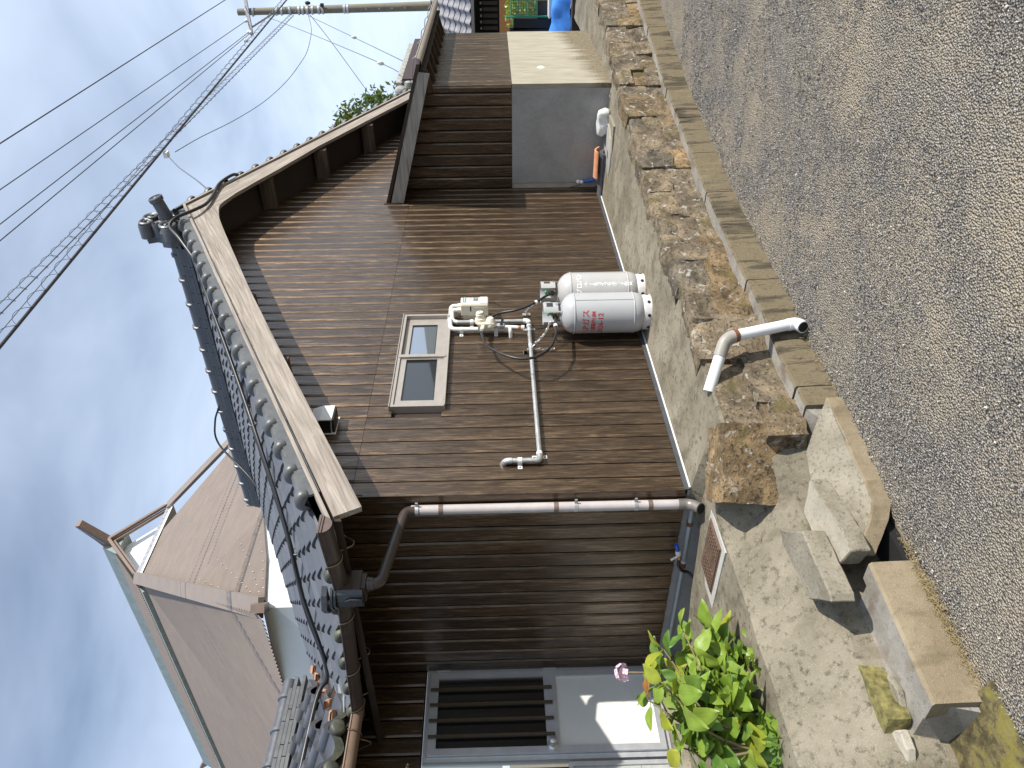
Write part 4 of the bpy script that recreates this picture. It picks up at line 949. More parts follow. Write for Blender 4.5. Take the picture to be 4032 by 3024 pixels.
for k in range(520):
    p = Vector((10.25+rt_.gauss(0, .15), rt_.uniform(-1.5, -.55), rt_.uniform(.15, .92))); u_ = Vector((rt_.gauss(0, 1), rt_.gauss(0, 1), rt_.gauss(0, 1))).normalized(); v_2 = u_.orthogonal().normalized(); s_ = .05
    b.add([p-u_*s_, p+v_2*s_*.5, p+u_*s_, p-v_2*s_*.5], [[0, 1, 2, 3]])
b.build('leaves', MT['leaf1'], hs_)
MB().tube([(10.3, -1.0, -.3), (10.31, -1.0, .6)], .03, 6).build('stem', MT['stem'], hs_)
# ------------------------------------------------------------------ farmhouse behind (sheet-clad hip-and-gable roof)
S_ = 1.3
def fp(x, y, z): return CAM+S_*(Vector((x, y, z))-CAM)
fm = thing('farmhouse', 'tall farmhouse with brown corrugated hip and gable roof rising behind', 'house', (8, 10, 0))
apex = fp(6.14, 7, 8.03); Lg = fp(5.324, 7, 7.285); Rg = fp(6.956, 7, 7.30); far = fp(6.14, 14.42, 8.03)
hs = .868; zh = lambda y: 7.285+hs*(y-7)          # hip face, in unscaled measures
zl = lambda x: 8.03-.91*(6.14-x)                   # long face
def corr(bb, a0, a1, b0, b1, pitch, amp, nrm, fn=None):
    # corrugated sheet between edge a0-a1 (top) and b0-b1 (bottom)
    n_ = max(2, int((b1-b0).length/pitch*4)); rows = []
    for i in range(n_+1):
        t = i/n_; T = a0.lerp(a1, t); B = b0.lerp(b1, t)
        if fn: B = fn(t, B)
        o = nrm*amp*math.sin(i*math.pi/2)
        rows.append([T+o, B+o])
    o_ = len(bb.v); bb.v += [p for r_ in rows for p in r_]
    for i in range(n_): bb.f.append([o_+2*i, o_+2*i+1, o_+2*i+3, o_+2*i+2]); bb.m.append(0)
c_l = fp(1.15, 2.47, zl(1.15)+.35); nH = Vector((0, -hs, 1)).normalized(); nLg = Vector((-.91, 0, 1)).normalized()
# hip face: its lower edge bows up to the right
lowpts = [(0, (1.10, 2.43, 3.31)), (.28, (1.863, 2.644, 3.504)), (.55, (2.908, 3.06, 3.863)), (1, (6.3, 4.1, 4.77))]
def lowedge(t):
    for i in range(3):
        if t <= lowpts[i+1][0]:
            s = (t-lowpts[i][0])/(lowpts[i+1][0]-lowpts[i][0]); return fp(*[a+(c-a)*s for a, c in zip(lowpts[i][1], lowpts[i+1][1])])
b = MB(); n_ = 560; rows = []
for i in range(n_+1):
    t = i/n_; B = lowedge(t); x = B.x
    hipL = Lg; # clip the top by the left hip line, the gable base and the right hip line
    yb = B.y; lx = Lg.x-(Lg.x-c_l.x); 
    if x < Lg.x: s = (x-lowedge(0).x)/(Lg.x-lowedge(0).x); T = lowedge(0).lerp(Lg, s)
    elif x < Rg.x: T = Vector((x, Lg.y, Lg.z))
    else: T = Rg.lerp(lowedge(1), (x-Rg.x)/(lowedge(1).x-Rg.x))
    o = nH*.014*math.sin(i*math.pi/2); rows.append([T+o, B+o])
b.v += [p for r_ in rows for p in r_]
for i in range(n_): b.f.append([2*i, 2*i+1, 2*i+3, 2*i+2]); b.m.append(0)
b.build('hip_roof_sheet', MT['farm'], fm, smooth='all', fix=True)
# long face in an upper strip (under the ridge) and the main slope below a stepped flashing
lowL = lambda t: fp(.91+.0*t, 2.36+11*t, zl(.91)+(.05*math.exp(-t*18)))
def longface(bb, s0, s1, off):
    n2 = 900
    for i in range(n2+1):
        t = i/n2; y = 2.36+13*t
        # top follows the gable edge near the front
        def at(s):
            x = 6.14-(6.14-.91)*s
            return fp(x, y, zl(x))
        rs_ = .0
        # the hip line: points with y in front of the hip are cut
        yhip = lambda x: 7-(5.324-x)*((7-2.40)/(5.324-1.0))
        smin = 0
        if y < 7: xm = 5.324-(7-y)*(5.324-1.0)/(7-2.40); smin = (6.14-xm)/(6.14-.91)
        a = max(s0, smin); bq = max(s1, smin)
        o = nLg*(.013*math.sin(i*math.pi/2)+off)
        bb.v += [at(a)+o, at(bq)+o]
    o_ = len(bb.v)-2*(n2+1)
    for i in range(n2): bb.f.append([o_+2*i, o_+2*i+1, o_+2*i+3, o_+2*i+2]); bb.m.append(0)
b = MB(); longface(b, .0, .175, .10); b.build('upper_roof_sheet', MT['farm'], fm, smooth='all', fix=True)
b = MB(); longface(b, .175, 1.0, 0); b.build('long_roof_sheet', MT['farm'], fm, smooth='all', fix=True)
def ex_line(name, pts, w_, h_, mat, up=Vector((0, 0, 1))):
    bb = MB()
    for i in range(len(pts)-1):
        a, c = Vector(pts[i]), Vector(pts[i+1]); d = (c-a).normalized(); s = d.cross(up).normalized(); u2 = s.cross(d)
        bb.extr([a-s*w_/2, a+s*w_/2, a+s*w_/2+u2*h_, a-s*w_/2+u2*h_], c-a)
    return bb.build(name, MT[mat] if isinstance(mat, str) else mat, fm, fix=True)
at0 = lambda s, y, o=0: fp(6.14-(6.14-.91)*s, y, zl(6.14-(6.14-.91)*s)+o)
ex_line('flashing_strip', [at0(.185, 7.05, -.03), at0(.185, 14.6, -.03)], .16, .12, 'verdi', nLg)
b = MB()
rdz = .20
b.extr([apex+Vector((-.34, .0, -.20)), apex+Vector((-.13, .0, rdz)), apex+Vector((.13, .0, rdz)), apex+Vector((.34, 0, -.20))], far-apex); b.build('ridge_cover', MT['verdi'], fm, fix=True)
ex_line('hip_cover', [lowedge(0)+Vector((-.02, -.02, .0)), Lg+Vector((-.02, -.05, .02))], .24, .07, MT['farm'])
ex_line('hip_cover', [lowedge(1)+Vector((0, 0, .02)), Rg+Vector((.02, -.05, .02))], .24, .07, MT['farm'])
b = MB(); b.box(lowedge(0)+Vector((-.05, -.06, .03)), (.20, .10, .16), (0, 0, R(45))); b.build('hip_end_cap', MT['farmtrim'], fm)
# gable triangle with brown bargeboards and grey sill
gy = Lg.y-.02
b = MB(); b.extr([(Lg.x+.1, gy+.25, Lg.z), (Rg.x-.1, gy+.25, Lg.z), (apex.x, gy+.25, apex.z-.1)], (0, .04, 0)); b.build('gable_panel', MT['wwall'], fm, fix=True)
for sg, q in ((-1, Lg), (1, Rg)):
    d = (apex-q)
    for k, (o1, o2, yo, mt) in enumerate(((.09, .02, -.14, 'farmtrim'), (.015, -.075, -.06, 'farmtrim'))):
        b = MB(); b.extr([(q.x, gy+yo, q.z+o1), (apex.x, gy+yo, apex.z+o1+.02), (apex.x, gy+yo, apex.z+o2), (q.x, gy+yo, q.z+o2)], (0, .07, 0)); b.build('gable_bargeboard', MT[mt], fm, fix=True)
b = MB(); b.bb((Lg.x-.04, gy-.12, Lg.z-.07), (Rg.x+.04, gy+.30, Lg.z+.03)); b.build('gable_sill', MT['steel'], fm)
b = MB(); b.extr([(Lg.x-.06, gy-.10, Lg.z-.05), (Rg.x+.06, gy-.10, Lg.z-.05), (Rg.x+.12, gy-.22, Lg.z-.16), (Lg.x-.12, gy-.22, Lg.z-.16)], (0, 0, .012)); b.build('sill_flashing', MT['wwall'], fm, fix=True)
b = MB(); q = apex+Vector((0, -.05, rdz-.1))
b.extr([q+Vector((-.09, .25, .0)), q+Vector((-.09, -.05, -.08)), q+Vector((-.09, -.62, .42)), q+Vector((-.09, -.60, .52)), q+Vector((-.09, -.15, .22))], (.18, 0, 0)); b.build('ridge_finial', MT['farmtrim'], fm, fix=True)
b = MB(); b.extr([q+Vector((-.10, -.05, .02)), q+Vector((-.10, -.60, .46)), q+Vector((.10, -.60, .46)), q+Vector((.10, -.05, .02))], (0, .03, .03)); b.build('finial_face', MT['steel'], fm, fix=True)
q = far+Vector((0, 0, rdz-.1)); b = MB(); b.extr([q+Vector((-.09, -.2, 0)), q+Vector((-.09, .05, -.1)), q+Vector((-.09, .5, .40)), q+Vector((-.09, .1, .2))], (.18, 0, 0)); b.build('ridge_finial', MT['farmtrim'], fm, fix=True)
# white boarded eaves wall under the roof edge
cw = lowedge(0)+Vector((.10, .14, .05))
b = MB()
P = [lowedge(t)+Vector((.03, .05, .04)) for t in [i/20 for i in range(21)]]
for i in range(20): b.add([P[i], P[i+1], Vector((P[i+1].x, P[i+1].y+.05, 1.2)), Vector((P[i].x, P[i].y+.05, 1.2))], [[0, 1, 2, 3]])
b.build('front_wall', MT['wwall'], fm, fix=True)
b = MB(); P = [lowL(t)+Vector((.06, .05, .05)) for t in [i/12 for i in range(13)]]; P[0] = lowedge(0)+Vector((.03, .05, .04))
for i in range(12): b.add([P[i], P[i+1], Vector((P[i+1].x, P[i+1].y, 1.2)), Vector((P[i].x, P[i].y, 1.2))], [[0, 1, 2, 3]])
b.build('side_wall', MT['wwall'], fm, fix=True)
for t, zz in ((.28, .0),): MB().bb((lowedge(t).x-.006, lowedge(t).y+.14, 2.2), (lowedge(t).x+.006, lowedge(t).y+.156, lowedge(t).z-.02)).build('panel_joint', MT['hole'], fm)
b = MB()
rq = random.Random(8)
for t in [i/9 for i in range(10)]:
    for s in (.06, .32, .6, .86):
        B = lowedge(.05+.5*t); q = (B.x-lowedge(0).x)/(Lg.x-lowedge(0).x); T = lowedge(0).lerp(Lg, min(1, q)); p = B.lerp(T, s)+nH*.02; b.box(p, (.014, .014, .014))
b.build('roof_screw', MT['galv'], fm)

# ------------------------------------------------------------------ utility pole
def atp(x, y, d): return CAM+(FWD+R2*((1512-y)/3028)+D2*((x-2016)/3028))*d   # a point d metres out along the sight line of photograph pixel x, y
up = thing('utility_pole', 'tall round concrete utility pole carrying the wires beyond the annex', 'utility pole', (22.98, 1.36, -.6))
pt, pb_ = Vector((23.06, 1.50, 9.03)), Vector((22.98, 1.30, -.7))
b = MB(); b.tube([pb_, pt], [.165, .10], 20); b.build('shaft', simple('spun_concrete', (.20, .185, .145), .8, var=.18, scale=6), up, smooth=60)
pz = lambda z: pb_.lerp(pt, (z+.7)/9.73); pr_ = lambda z: .165-.065*(z+.7)/9.73
for z in (8.75, 8.55, 7.82, 7.66, 7.4, 7.12, 7.0, 6.86, 6.7, 6.5, 6.38, 5.7, 5.6):
    MB().tube([pz(z)-Vector((0, 0, .035)), pz(z)+Vector((0, 0, .035))], pr_(z)+.012, 16).box(pz(z)+Vector((-.10, .09, 0)), (.06, .06, .05)).build('band', MT['galv'], up, smooth=50)
for k, z in enumerate((5.0, 4.6, 4.2, 3.8, 7.2, 7.9)): MB().tube([pz(z), pz(z)+Vector((-.22, .0, 0))], .014, 6).build('step_bolt', MT['galv'], up)
xa = Vector((.30, .95, 0)).normalized(); cq = pz(8.72)+Vector((-.16, 0, 0))
ca0, ca1 = atp(992, 138, 23.8), atp(955, -60, 23.8)
b = MB(); dq = (ca1-ca0); M_ = dq.to_track_quat('X', 'Z').to_matrix(); b.box((ca0+ca1)/2, (dq.length, .09, .09), M_); b.build('crossarm', MT['steel'], up)
MB().tube([atp(990, 108, 23.8), atp(1068, 57, 23.9)], .03, 6).build('brace', MT['steel'], up)
ins = [atp(969, 82, 23.75), atp(980, 126, 23.75), atp(988, 128, 23.75), atp(950, -40, 23.75)]
for p in ins: MB().lathe([(.02, -.06), (.05, -.05), (.03, -.02), (.055, 0), (.03, .03), (.045, .06), (0, .08)], p, 10, (-1, 0, .3)).build('insulator', MT['applw'], up, smooth=50)
b = MB(); b.lathe([(0, .08), (.05, .05), (.06, -.02), (.03, -.09), (0, -.1)], atp(1210, 12, 23.9), 10); b.box(atp(1268, 20, 23.8), (.1, .1, .1)); b.build('terminal_box', MT['rubber'], up, smooth=50)
def wire(label, pts, r, mat='wire', sag=0, group=None, extra=None, seg=30):
    P = [atp(*p) for p in pts]
    if len(P) == 2:
        a, c = P; Q = [a.lerp(c, i/seg)-Vector((0, 0, sag*4*(i/seg)*(1-i/seg))) for i in range(seg+1)]
    else: Q = spline(P, 8)
    o = MB().tube(Q, r, 6).build('overhead_wire', MT[mat], None, smooth='all')
    return tag(o, label, 'wire', group), Q
def ext(p0, p1, k): # carry the far end past the picture edge
    a, c = atp(*p0), atp(*p1); return c+(c-a)*k
def wire3(label, a, c, r, mat, sag=0, seg=40):
    Q = [a.lerp(c, i/seg)-Vector((0, 0, sag*4*(i/seg)*(1-i/seg))) for i in range(seg+1)]
    return tag(MB().tube(Q, r, 6).build('overhead_wire', MT[mat], None, smooth='all'), label, 'wire'), Q
wire3('straight black power wire crossing the sky highest, farthest left of the wires', atp(930, -28, 23.7), ext((930, -28, 23.7), (0, 565, 13), .3), .0125, 'wire')
wire3('thin power wire from the upper crossarm insulator, second highest in the sky', ins[0], ext((969, 82, 23.75), (0, 747, 13), .3), .010, 'wire')
wire3('thin power wire from the lower crossarm insulator, third highest in the sky', ins[1], ext((980, 126, 23.75), (0, 883, 13), .3), .010, 'wire')
wire3('thin power wire with a white clamp, just above the spiral cables', ins[2], ext((988, 128, 23.75), (0, 948, 12.5), .3), .010, 'wire')
tag(MB().lathe([(0, -.07), (.05, -.05), (.06, 0), (.05, .05), (0, .07)], atp(968, 160, 23.3), 10).build('wire_clamp', MT['applw'], None, smooth=50), 'small white clamp on a thin wire near the crossarm', 'clamp')
def helix(bb, Q, off, rad, per, r):
    pts = []; s = 0; prev = Q[0]; tot = 0
    for i in range(len(Q)-1):
        m_ = 16
        for k in range(m_):
            p = Q[i].lerp(Q[i+1], k/m_); tot += (p-prev).length; prev = p
            t = (Q[i+1]-Q[i]).normalized(); sd_ = t.cross(Vector((0, 0, 1))).normalized(); u_ = sd_.cross(t)
            a = 2*math.pi*tot/per; pts.append(p+off*u_+rad*(math.cos(a)*u_+.6*math.sin(a)*sd_))
    bb.tube(pts, r, 4)
mc = thing('cable_bundle', 'thick black cable lashed by spiral wire, lowest and heaviest line in the sky', 'cable', atp(1128, 0, 24))
a_ = atp(1128, 0, 24)+(atp(1128, 0, 24)-atp(0, 1365, 9))*.12; c_ = ext((1128, 0, 24), (0, 1365, 9), .25)
Q = [a_.lerp(c_, i/60) for i in range(61)]
MB().tube(Q, .021, 8).build('main_cable', MT['wire'], mc, smooth='all')
MB().tube([p+Vector((0, 0, .14)) for p in Q], .006, 5).build('messenger_wire', MT['wireg'], mc, smooth='all')
b = MB(); helix(b, Q, .07, .085, .42, .0042); b.build('spiral_hanger', MT['wireg'], mc)
sc_ = thing('spiral_cable', 'thin grey cable in open spiral hangers above the heavy cable', 'cable', atp(1140, 60, 24))
Q2 = [atp(1140, 60, 24).lerp(ext((1140, 60, 24), (0, 1195, 9.5), .25), i/60) for i in range(61)]
MB().tube(Q2, .006, 5).build('messenger_wire', MT['wireg'], sc_, smooth='all')
MB().tube([p-Vector((0, 0, .13)) for p in Q2], .009, 6).build('drop_cable', MT['wireg'], sc_, smooth='all')
b = MB(); helix(b, Q2, -.065, .08, .30, .004); b.build('spiral_hanger', MT['wireg'], sc_)
cl = tag(MB().box(atp(655, 608, 14.0), (.12, .1, .07)).build('splice_clamp', MT['applw']), 'white splice clamp where the house drop wire leaves the heavy cable', 'clamp')
wire('twisted drop wire running from the heavy cable down to the house roof', [(665, 618, 14), (700, 655, 12.8), (740, 685, 11), (775, 710, 9.6), (805, 735, 8.4), (832, 752, 7.6)], .009, 'wireg')
wire('slack wire looping in a wide curve from the pole to the splice clamp', [(1212, 55, 24), (1224, 100, 23.6), (1225, 135, 23.2), (1210, 200, 22.5), (1185, 245, 22), (1130, 318, 21), (1040, 400, 19.5), (920, 475, 18), (790, 540, 16), (690, 598, 14.2)], .009, 'wireg')
wire('wire with a white tensioner running from the pole to the right hand roof ridge', [(1215, 62, 24), (1395, 148, 20), (1590, 242, 15.5)], .010, 'wireg')
wire('wire dropping from the pole to the left end of the lichened ridge', [(1050, 66, 24), (1240, 140, 20), (1499, 249, 15), (1568, 283, 14)], .009, 'wireg')
wire('steep thin wire falling from the pole behind the evergreen tree', [(1218, 55, 24), (1305, 166, 25), (1460, 378, 26)], .009, 'wireg')
for x, y, d in ((1394, 147, 19.9), (1499, 249, 14.9)): tag(MB().lathe([(0, -.08), (.03, -.05), (.045, 0), (.03, .05), (0, .08)], atp(x, y, d), 8, (.3, .3, -.8)).build('wire_tensioner', MT['applw'], None, smooth=50), 'small white tensioner on the '+('upper' if x == 1394 else 'lower')+' wire right of the gable', 'tensioner')
# ------------------------------------------------------------------ lettering
def text_mesh(body, size, vertical=False, bold=0.0):
    cu = bpy.data.curves.new('lettering', 'FONT'); cu.body = body; cu.size = size; cu.offset = bold
    cu.fill_mode = 'FRONT'; cu.resolution_u = 3
    o = bpy.data.objects.new('lettering_tmp', cu); col.objects.link(o)
    dg = bpy.context.evaluated_depsgraph_get(); dg.update()
    me = bpy.data.meshes.new_from_object(o.evaluated_get(dg)); bpy.data.objects.remove(o)
    vs_ = [v.co.copy() for v in me.vertices]; fs = [list(p.vertices) for p in me.polygons]; bpy.data.meshes.remove(me)
    return vs_, fs
def on_cyl(bb, vs_, fs, c, r, ang0, z0, sx=1, sz=1):   # lettering painted on the round body; reads along increasing angle
    bb.add([(c[0]+r*math.cos(ang0+p.x*sx/r), c[1]+r*math.sin(ang0+p.x*sx/r), z0+p.y*sz) for p in vs_], fs)
# ------------------------------------------------------------------ gas cylinders
def gas_cylinder(c, mat, label, collar_dir, front):
    t = thing('gas_cylinder', label, 'gas cylinder', c, 'gas cylinders by the wall')
    x, y, z0 = c; r = .157
    pr = [(0, .052), (.08, .052), (.118, .062), (.144, .088), (.155, .128), (r, .150)]
    pr += [(r, .17), (r, .60)]+[(r*math.cos(a)*.999, .60+.115*math.sin(a)) for a in [R(q) for q in (12, 25, 38, 50, 60, 70, 78)]]+[(.02, .7155), (0, .7155)]
    MB().lathe(pr, c, 40).build('body', mat, t, smooth=50)
    for z, w_ in ((.150, .006), (.605, .006)):
        MB().lathe([(r-.002, z-w_), (r+.0035, z-w_*.5), (r+.0045, z), (r+.0035, z+w_*.5), (r-.002, z+w_)], c, 40).build('weld_seam', mat, t, smooth=60)
    MB().box((x+r*math.cos(R(250 if front else 285))*1.0, y+r*math.sin(R(250 if front else 285)), z0+.378), (.006, .006, .44)).build('long_weld', mat, t)
    # foot ring with drain holes
    b = MB(); b.lathe([(.118, .085), (.131, .078), (.137, .060), (.139, .0), (.134, -.0), (.131, .055)], c, 40); b.build('foot_ring', simple('chalky_foot_paint', (.55, .53, .52), .6, var=.18, scale=25), t, smooth=50)
    b = MB(); b.lathe([(.1395, .006), (.1402, .003), (.139, -.001)], c, 40); b.build('foot_rust', MT['rust'], t)
    for k in range(8):
        a = R(20+45*k); p = Vector((x+.1388*math.cos(a), y+.1388*math.sin(a), z0+.036))
        MB().lathe([(0, 0), (.0125, 0), (.0125, .0015)], p, 14, (math.cos(a), math.sin(a), 0)).build('foot_hole', MT['hole'], t)
    # valve guard: open collar with windows
    b = MB(); rc = .088; n_ = 48; zb_, zt_ = z0+.705, z0+.842
    def wall_on(a):
        da = (math.degrees(a)-collar_dir+180) % 360-180
        return abs(da) > 27
    def window_on(a):
        da = (math.degrees(a)-collar_dir+180) % 360-180
        return 58 < abs(da) < 92
    for i in range(n_):
        a0, a1 = 2*math.pi*i/n_, 2*math.pi*(i+1)/n_; am = (a0+a1)/2
        if not wall_on(am): continue
        segs = [(zb_+.022, zb_+.062), (zb_+.112, zt_)] if window_on(am) else [(zb_+(.022 if math.sin(am*3) > -.6 else -.006), zt_)]
        for za, zc in segs:
            b.add([(x+rr*math.cos(a), y+rr*math.sin(a), zz) for rr in (rc, rc-.004) for a in (a0, a1) for zz in (za, zc)], [[0, 2, 3, 1], [4, 5, 7, 6], [1, 3, 7, 5], [0, 4, 6, 2], [0, 1, 5, 4], [2, 6, 7, 3]])
    b.build('valve_guard', mat, t, smooth=40, fix=True)
    for k in range(3):
        a = R(collar_dir+75+105*k); MB().lathe([(0, .006), (.011, .005), (.012, 0)], (x+rc*math.cos(a), y+rc*math.sin(a), zb_+.034), 12, (math.cos(a), math.sin(a), 0)).build('guard_bolt', MT['galv'], t)
    a = R(collar_dir); dv = Vector((math.cos(a), math.sin(a), 0))
    vb = MB(); vb.lathe([(.032, .70), (.030, .725), (.018, .73), (.017, .765), (.014, .785), (0, .786)], c, 18); q = Vector((x, y, z0+.752)); vb.tube([q, q+dv*.055], .013, 12)
    vv = vb.build('valve', MT['brass'], t, smooth=40)
    MB().lathe([(0, .0), (.016, .002), (.019, .008), (.016, .018), (.008, .02), (0, .02)], (x, y, z0+.79), 16).build('valve_handwheel', MT['green'], vv, smooth=40)
    MB().tube([q+dv*.05, q+dv*.085], .022, 12).build('hose_nut', MT['rubber'], vv, smooth=40)
    return t
cF = (1.765, -.205, -.044); cB = (2.085, -.214, -.044)
gF = gas_cylinder(cF, MT['cyl'], 'clean grey gas cylinder with red lettering, nearer and in front of the other', 190, True)
gB = gas_cylinder(cB, MT['cyl2'], 'worn grey gas cylinder with white lettering, standing partly behind the other', 205, False)
b = MB()
for s, dz, sz, a0, sx in (('LPガス', .502, .060, 148, 1.12), ('TL期限FP1.8M', .450, .040, 146, .79), ('2026-12', .392, .054, 142, 1.06)):
    vs_, fs = text_mesh(s, sz, bold=.0009); on_cyl(b, vs_, fs, cF, .1578, R(a0), cF[2]+dz, sx)
b.build('stencil_lettering', MT['red'], gF)
b = MB(); vs_, fs = text_mesh('プロパン', .050, bold=.0006); on_cyl(b, vs_, fs, cB, .1578, R(200), cB[2]+.525, .98)
for k, s in enumerate('JAライフサポート佐賀'):
    vs_, fs = text_mesh('｜' if s == 'ー' else s, .040, bold=.0003); w_ = max(p.x for p in vs_) if vs_ else .03
    if vs_: on_cyl(b, vs_, fs, cB, .1578, R(231)-(w_/2)/.157, cB[2]+.438-.0315*k)
vs_, fs = text_mesh('(株)', .026); w_ = max(p.x for p in vs_); on_cyl(b, vs_, fs, cB, .1578, R(231)-(w_/2)/.157, cB[2]+.481)
b.build('stencil_lettering', MT['wpaint'], gB)

# ------------------------------------------------------------------ gas meter, regulator, pipes
def pipe(name, pts, r, mat, parent, rr=.03, n=14): return MB().tube(path(pts, rr), r, n).build(name, MT[mat] if isinstance(mat, str) else mat, parent, smooth=50)
def saddle(p, parent, horiz=True):
    p = Vector(p); b = MB()
    d = Vector((0, 0, 1)) if horiz else Vector((1, 0, 0)); a = Vector((1, 0, 0)) if horiz else Vector((0, 0, 1))
    b.tube([p-a*.014, p+a*.014], .0205, 14)
    c = Vector((p.x, -.0145, p.z)); q = d*.045+a*.028+Vector((0, .005, 0)); b.box(c, [abs(v)*2 if k != 1 else .005 for k, v in enumerate((d*.048+a*.014))])
    s = b.build('saddle', MT['white'], parent, smooth=40)
    for sg in (-1, 1): MB().lathe([(0, .003), (.005, .002), (.006, 0)], c+d*.034*sg+Vector((0, -.0025, 0)), 8, (0, -1, 0)).build('screw', MT['rubber'], s)
gp = thing('gas_pipe', 'galvanised gas pipe running along the gable under the window', 'pipe', (1, -.03, .9))
pipe('long_run', [(1.90, -.045, .902), (.262, -.045, .902)], .0165, 'galv', gp)
pipe('riser', [(.252, -.045, .915), (.252, -.045, 1.085)], .0165, 'galv', gp)
pipe('elbow', [(.285, -.045, .902), (.252, -.045, .902), (.252, -.045, .935)], .0205, 'galv', gp, .025)
pipe('wall_elbow', [(.252, -.045, 1.08), (.252, -.045, 1.128), (.258, -.0, 1.138)], .0205, 'galv', gp, .035)
pipe('meter_drop', [(1.925, -.045, 1.50), (1.925, -.045, .93)], .0165, 'galv', gp)
pipe('elbow', [(1.925, -.045, .945), (1.925, -.045, .902), (1.885, -.045, .902)], .0205, 'white', gp, .025)
for p, hz in (((1.845, -.045, .902), True), ((.31, -.045, .902), True)): saddle(p, gp, hz)
saddle((.252, -.045, 1.03), gp, False); saddle((1.925, -.045, 1.36), gp, False)
for x in (1.56, 1.78): MB().tube([(x-.02, -.045, .902), (x+.02, -.045, .902)], .0172, 14).build('pipe_marking', simple('pipe_label', (.42, .43, .43), .5), gp)
gm_ = thing('gas_meter', 'ivory gas meter with a small display hung beside the window', 'gas meter', (2.02, -.01, 1.2))
b = MB(); pr = [(-.055, 2.0), (-.15, 2.0), (-.166, 2.012), (-.166, 2.108), (-.155, 2.122), (-.055, 2.122)]
b.extr([(x_, y, 1.225) for y, x_ in pr], (0, 0, .222)); mo = b.build('casing', MT['ivory'], gm_, fix=True)
bv = mo.modifiers.new('bevel', 'BEVEL'); bv.width = .007; bv.segments = 2; bv.limit_method = 'ANGLE'
MB().bb((2.018, -.055, 1.24), (2.105, -.012, 1.43)).build('back_box', MT['ivory'], gm_)
MB().bb((1.9975, -.135, 1.26), (2.0, -.075, 1.34)).build('side_panel', MT['ivory'], gm_)
MB().bb((2.028, -.1675, 1.402), (2.112, -.165, 1.428)).build('type_plate', simple('meter_type_plate', (.10, .17, .19), .4), gm_)
MB().bb((2.034, -.1685, 1.409), (2.106, -.1676, 1.421)).build('plate_print', simple('meter_plate_print', (.35, .48, .52), .4), gm_)
MB().bb((2.05, -.1675, 1.306), (2.102, -.165, 1.345)).build('display_window', simple('meter_display', (.16, .185, .21), .2), gm_)
MB().bb((2.085, -.1685, 1.312), (2.096, -.1676, 1.34)).build('display_digits', simple('meter_digits', (.4, .42, .44), .3), gm_)
MB().bb((2.072, -.1675, 1.358), (2.098, -.165, 1.378)).build('reset_button', simple('meter_button', (.5, .47, .38), .4), gm_)
MB().bb((1.9975, -.145, 1.362), (2.0, -.10, 1.372)).build('side_slot', MT['rubber'], gm_)
MB().bb((2.012, -.168, 1.232), (2.112, -.165, 1.292)).build('battery_cover', MT['ivory'], gm_)
MB().bb((1.93, -.03, 1.19), (1.975, -.0116, 1.23)).bb((2.0, -.03, 1.185), (2.05, -.0116, 1.26)).build('bracket', MT['white'], gm_)
for x in (2.03, 2.095): b = MB(); b.tube([(x, -.095, 1.445), (x, -.095, 1.478)], .021, 12); b.tube([(x, -.095, 1.455), (x, -.095, 1.467)], .026, 6); b.build('union', MT['ivory'], gm_, smooth=30)
pipe('inlet_pipe', [(2.03, -.095, 1.47), (2.03, -.095, 1.522), (1.925, -.05, 1.515), (1.925, -.045, 1.475)], .0175, 'white', gm_, .035)
pipe('outlet_pipe', [(2.095, -.095, 1.47), (2.095, -.095, 1.53), (1.99, -.07, 1.53)], .0175, 'white', gm_, .035)
pipe('feed_pipe', [(1.93, -.07, 1.535), (1.815, -.055, 1.525), (1.808, -.05, 1.49), (1.802, -.05, 1.075), (1.80, -.008, 1.045)], .0175, 'white', gm_, .035)
saddle((1.805, -.05, 1.44), gm_, False); saddle((1.802, -.05, 1.165), gm_, False)
cable('signal_lead', [(2.06, -.14, 1.225), (2.068, -.13, 1.17), (2.04, -.11, 1.115), (1.985, -.09, 1.125), (1.95, -.06, 1.18)], .003, gm_)
rg = thing('gas_regulator', 'ivory gas regulator with two caps and a black lever valve', 'regulator', (1.79, -.02, 1.1))
b = MB(); b.lathe([(0, .075), (.028, .075), (.030, .06), (.033, .058), (.033, .03), (.042, .025), (.046, .0), (.046, -.012), (.03, -.03)], (1.825, -.115, 1.285), 20, (.15, -1, .1))
b.lathe([(0, .05), (.022, .05), (.030, .04), (.040, .02), (.050, .0), (.050, -.015), (.03, -.03)], (1.80, -.105, 1.208), 20, (.1, -1, .05)); b.box((1.80, -.10, 1.245), (.085, .05, .125)); b.tube([(1.79, -.10, 1.26), (1.70, -.105, 1.275)], .018, 10)
b.build('regulator_body', MT['ivory'], rg, smooth=40, fix=True)
MB().lathe([(0, .0), (.004, 0), (.004, .003)], (1.838, -.19, 1.293), 8, (.15, -1, .1)).build('cap_mark', MT['rubber'], rg)
MB().tube([(1.70, -.105, 1.275), (1.668, -.11, 1.279)], .013, 8).build('hose_connector', MT['galv'], rg, smooth=40)
b = MB(); b.tube([(1.79, -.095, 1.19), (1.785, -.09, 1.13)], .019, 6); b.tube([(1.785, -.09, 1.15), (1.78, -.09, 1.10)], .024, 6); b.box((1.765, -.095, 1.128), (.035, .03, .04)); b.build('stop_valve', MT['galv'], rg, smooth=30)
MB().box((1.80, -.118, 1.118), (.075, .014, .018), (0, R(10), 0)).build('valve_lever', MT['rubber'], rg)
pipe('outlet_stub', [(1.78, -.085, 1.11), (1.765, -.085, .985)], .0145, 'white', rg); MB().tube([(1.765, -.085, .99), (1.763, -.085, .965)], .0165, 8).build('stub_ring', MT['copper'], rg); MB().tube([(1.763, -.085, .967), (1.762, -.085, .942)], .0185, 12).build('stub_cap', MT['white'], rg)
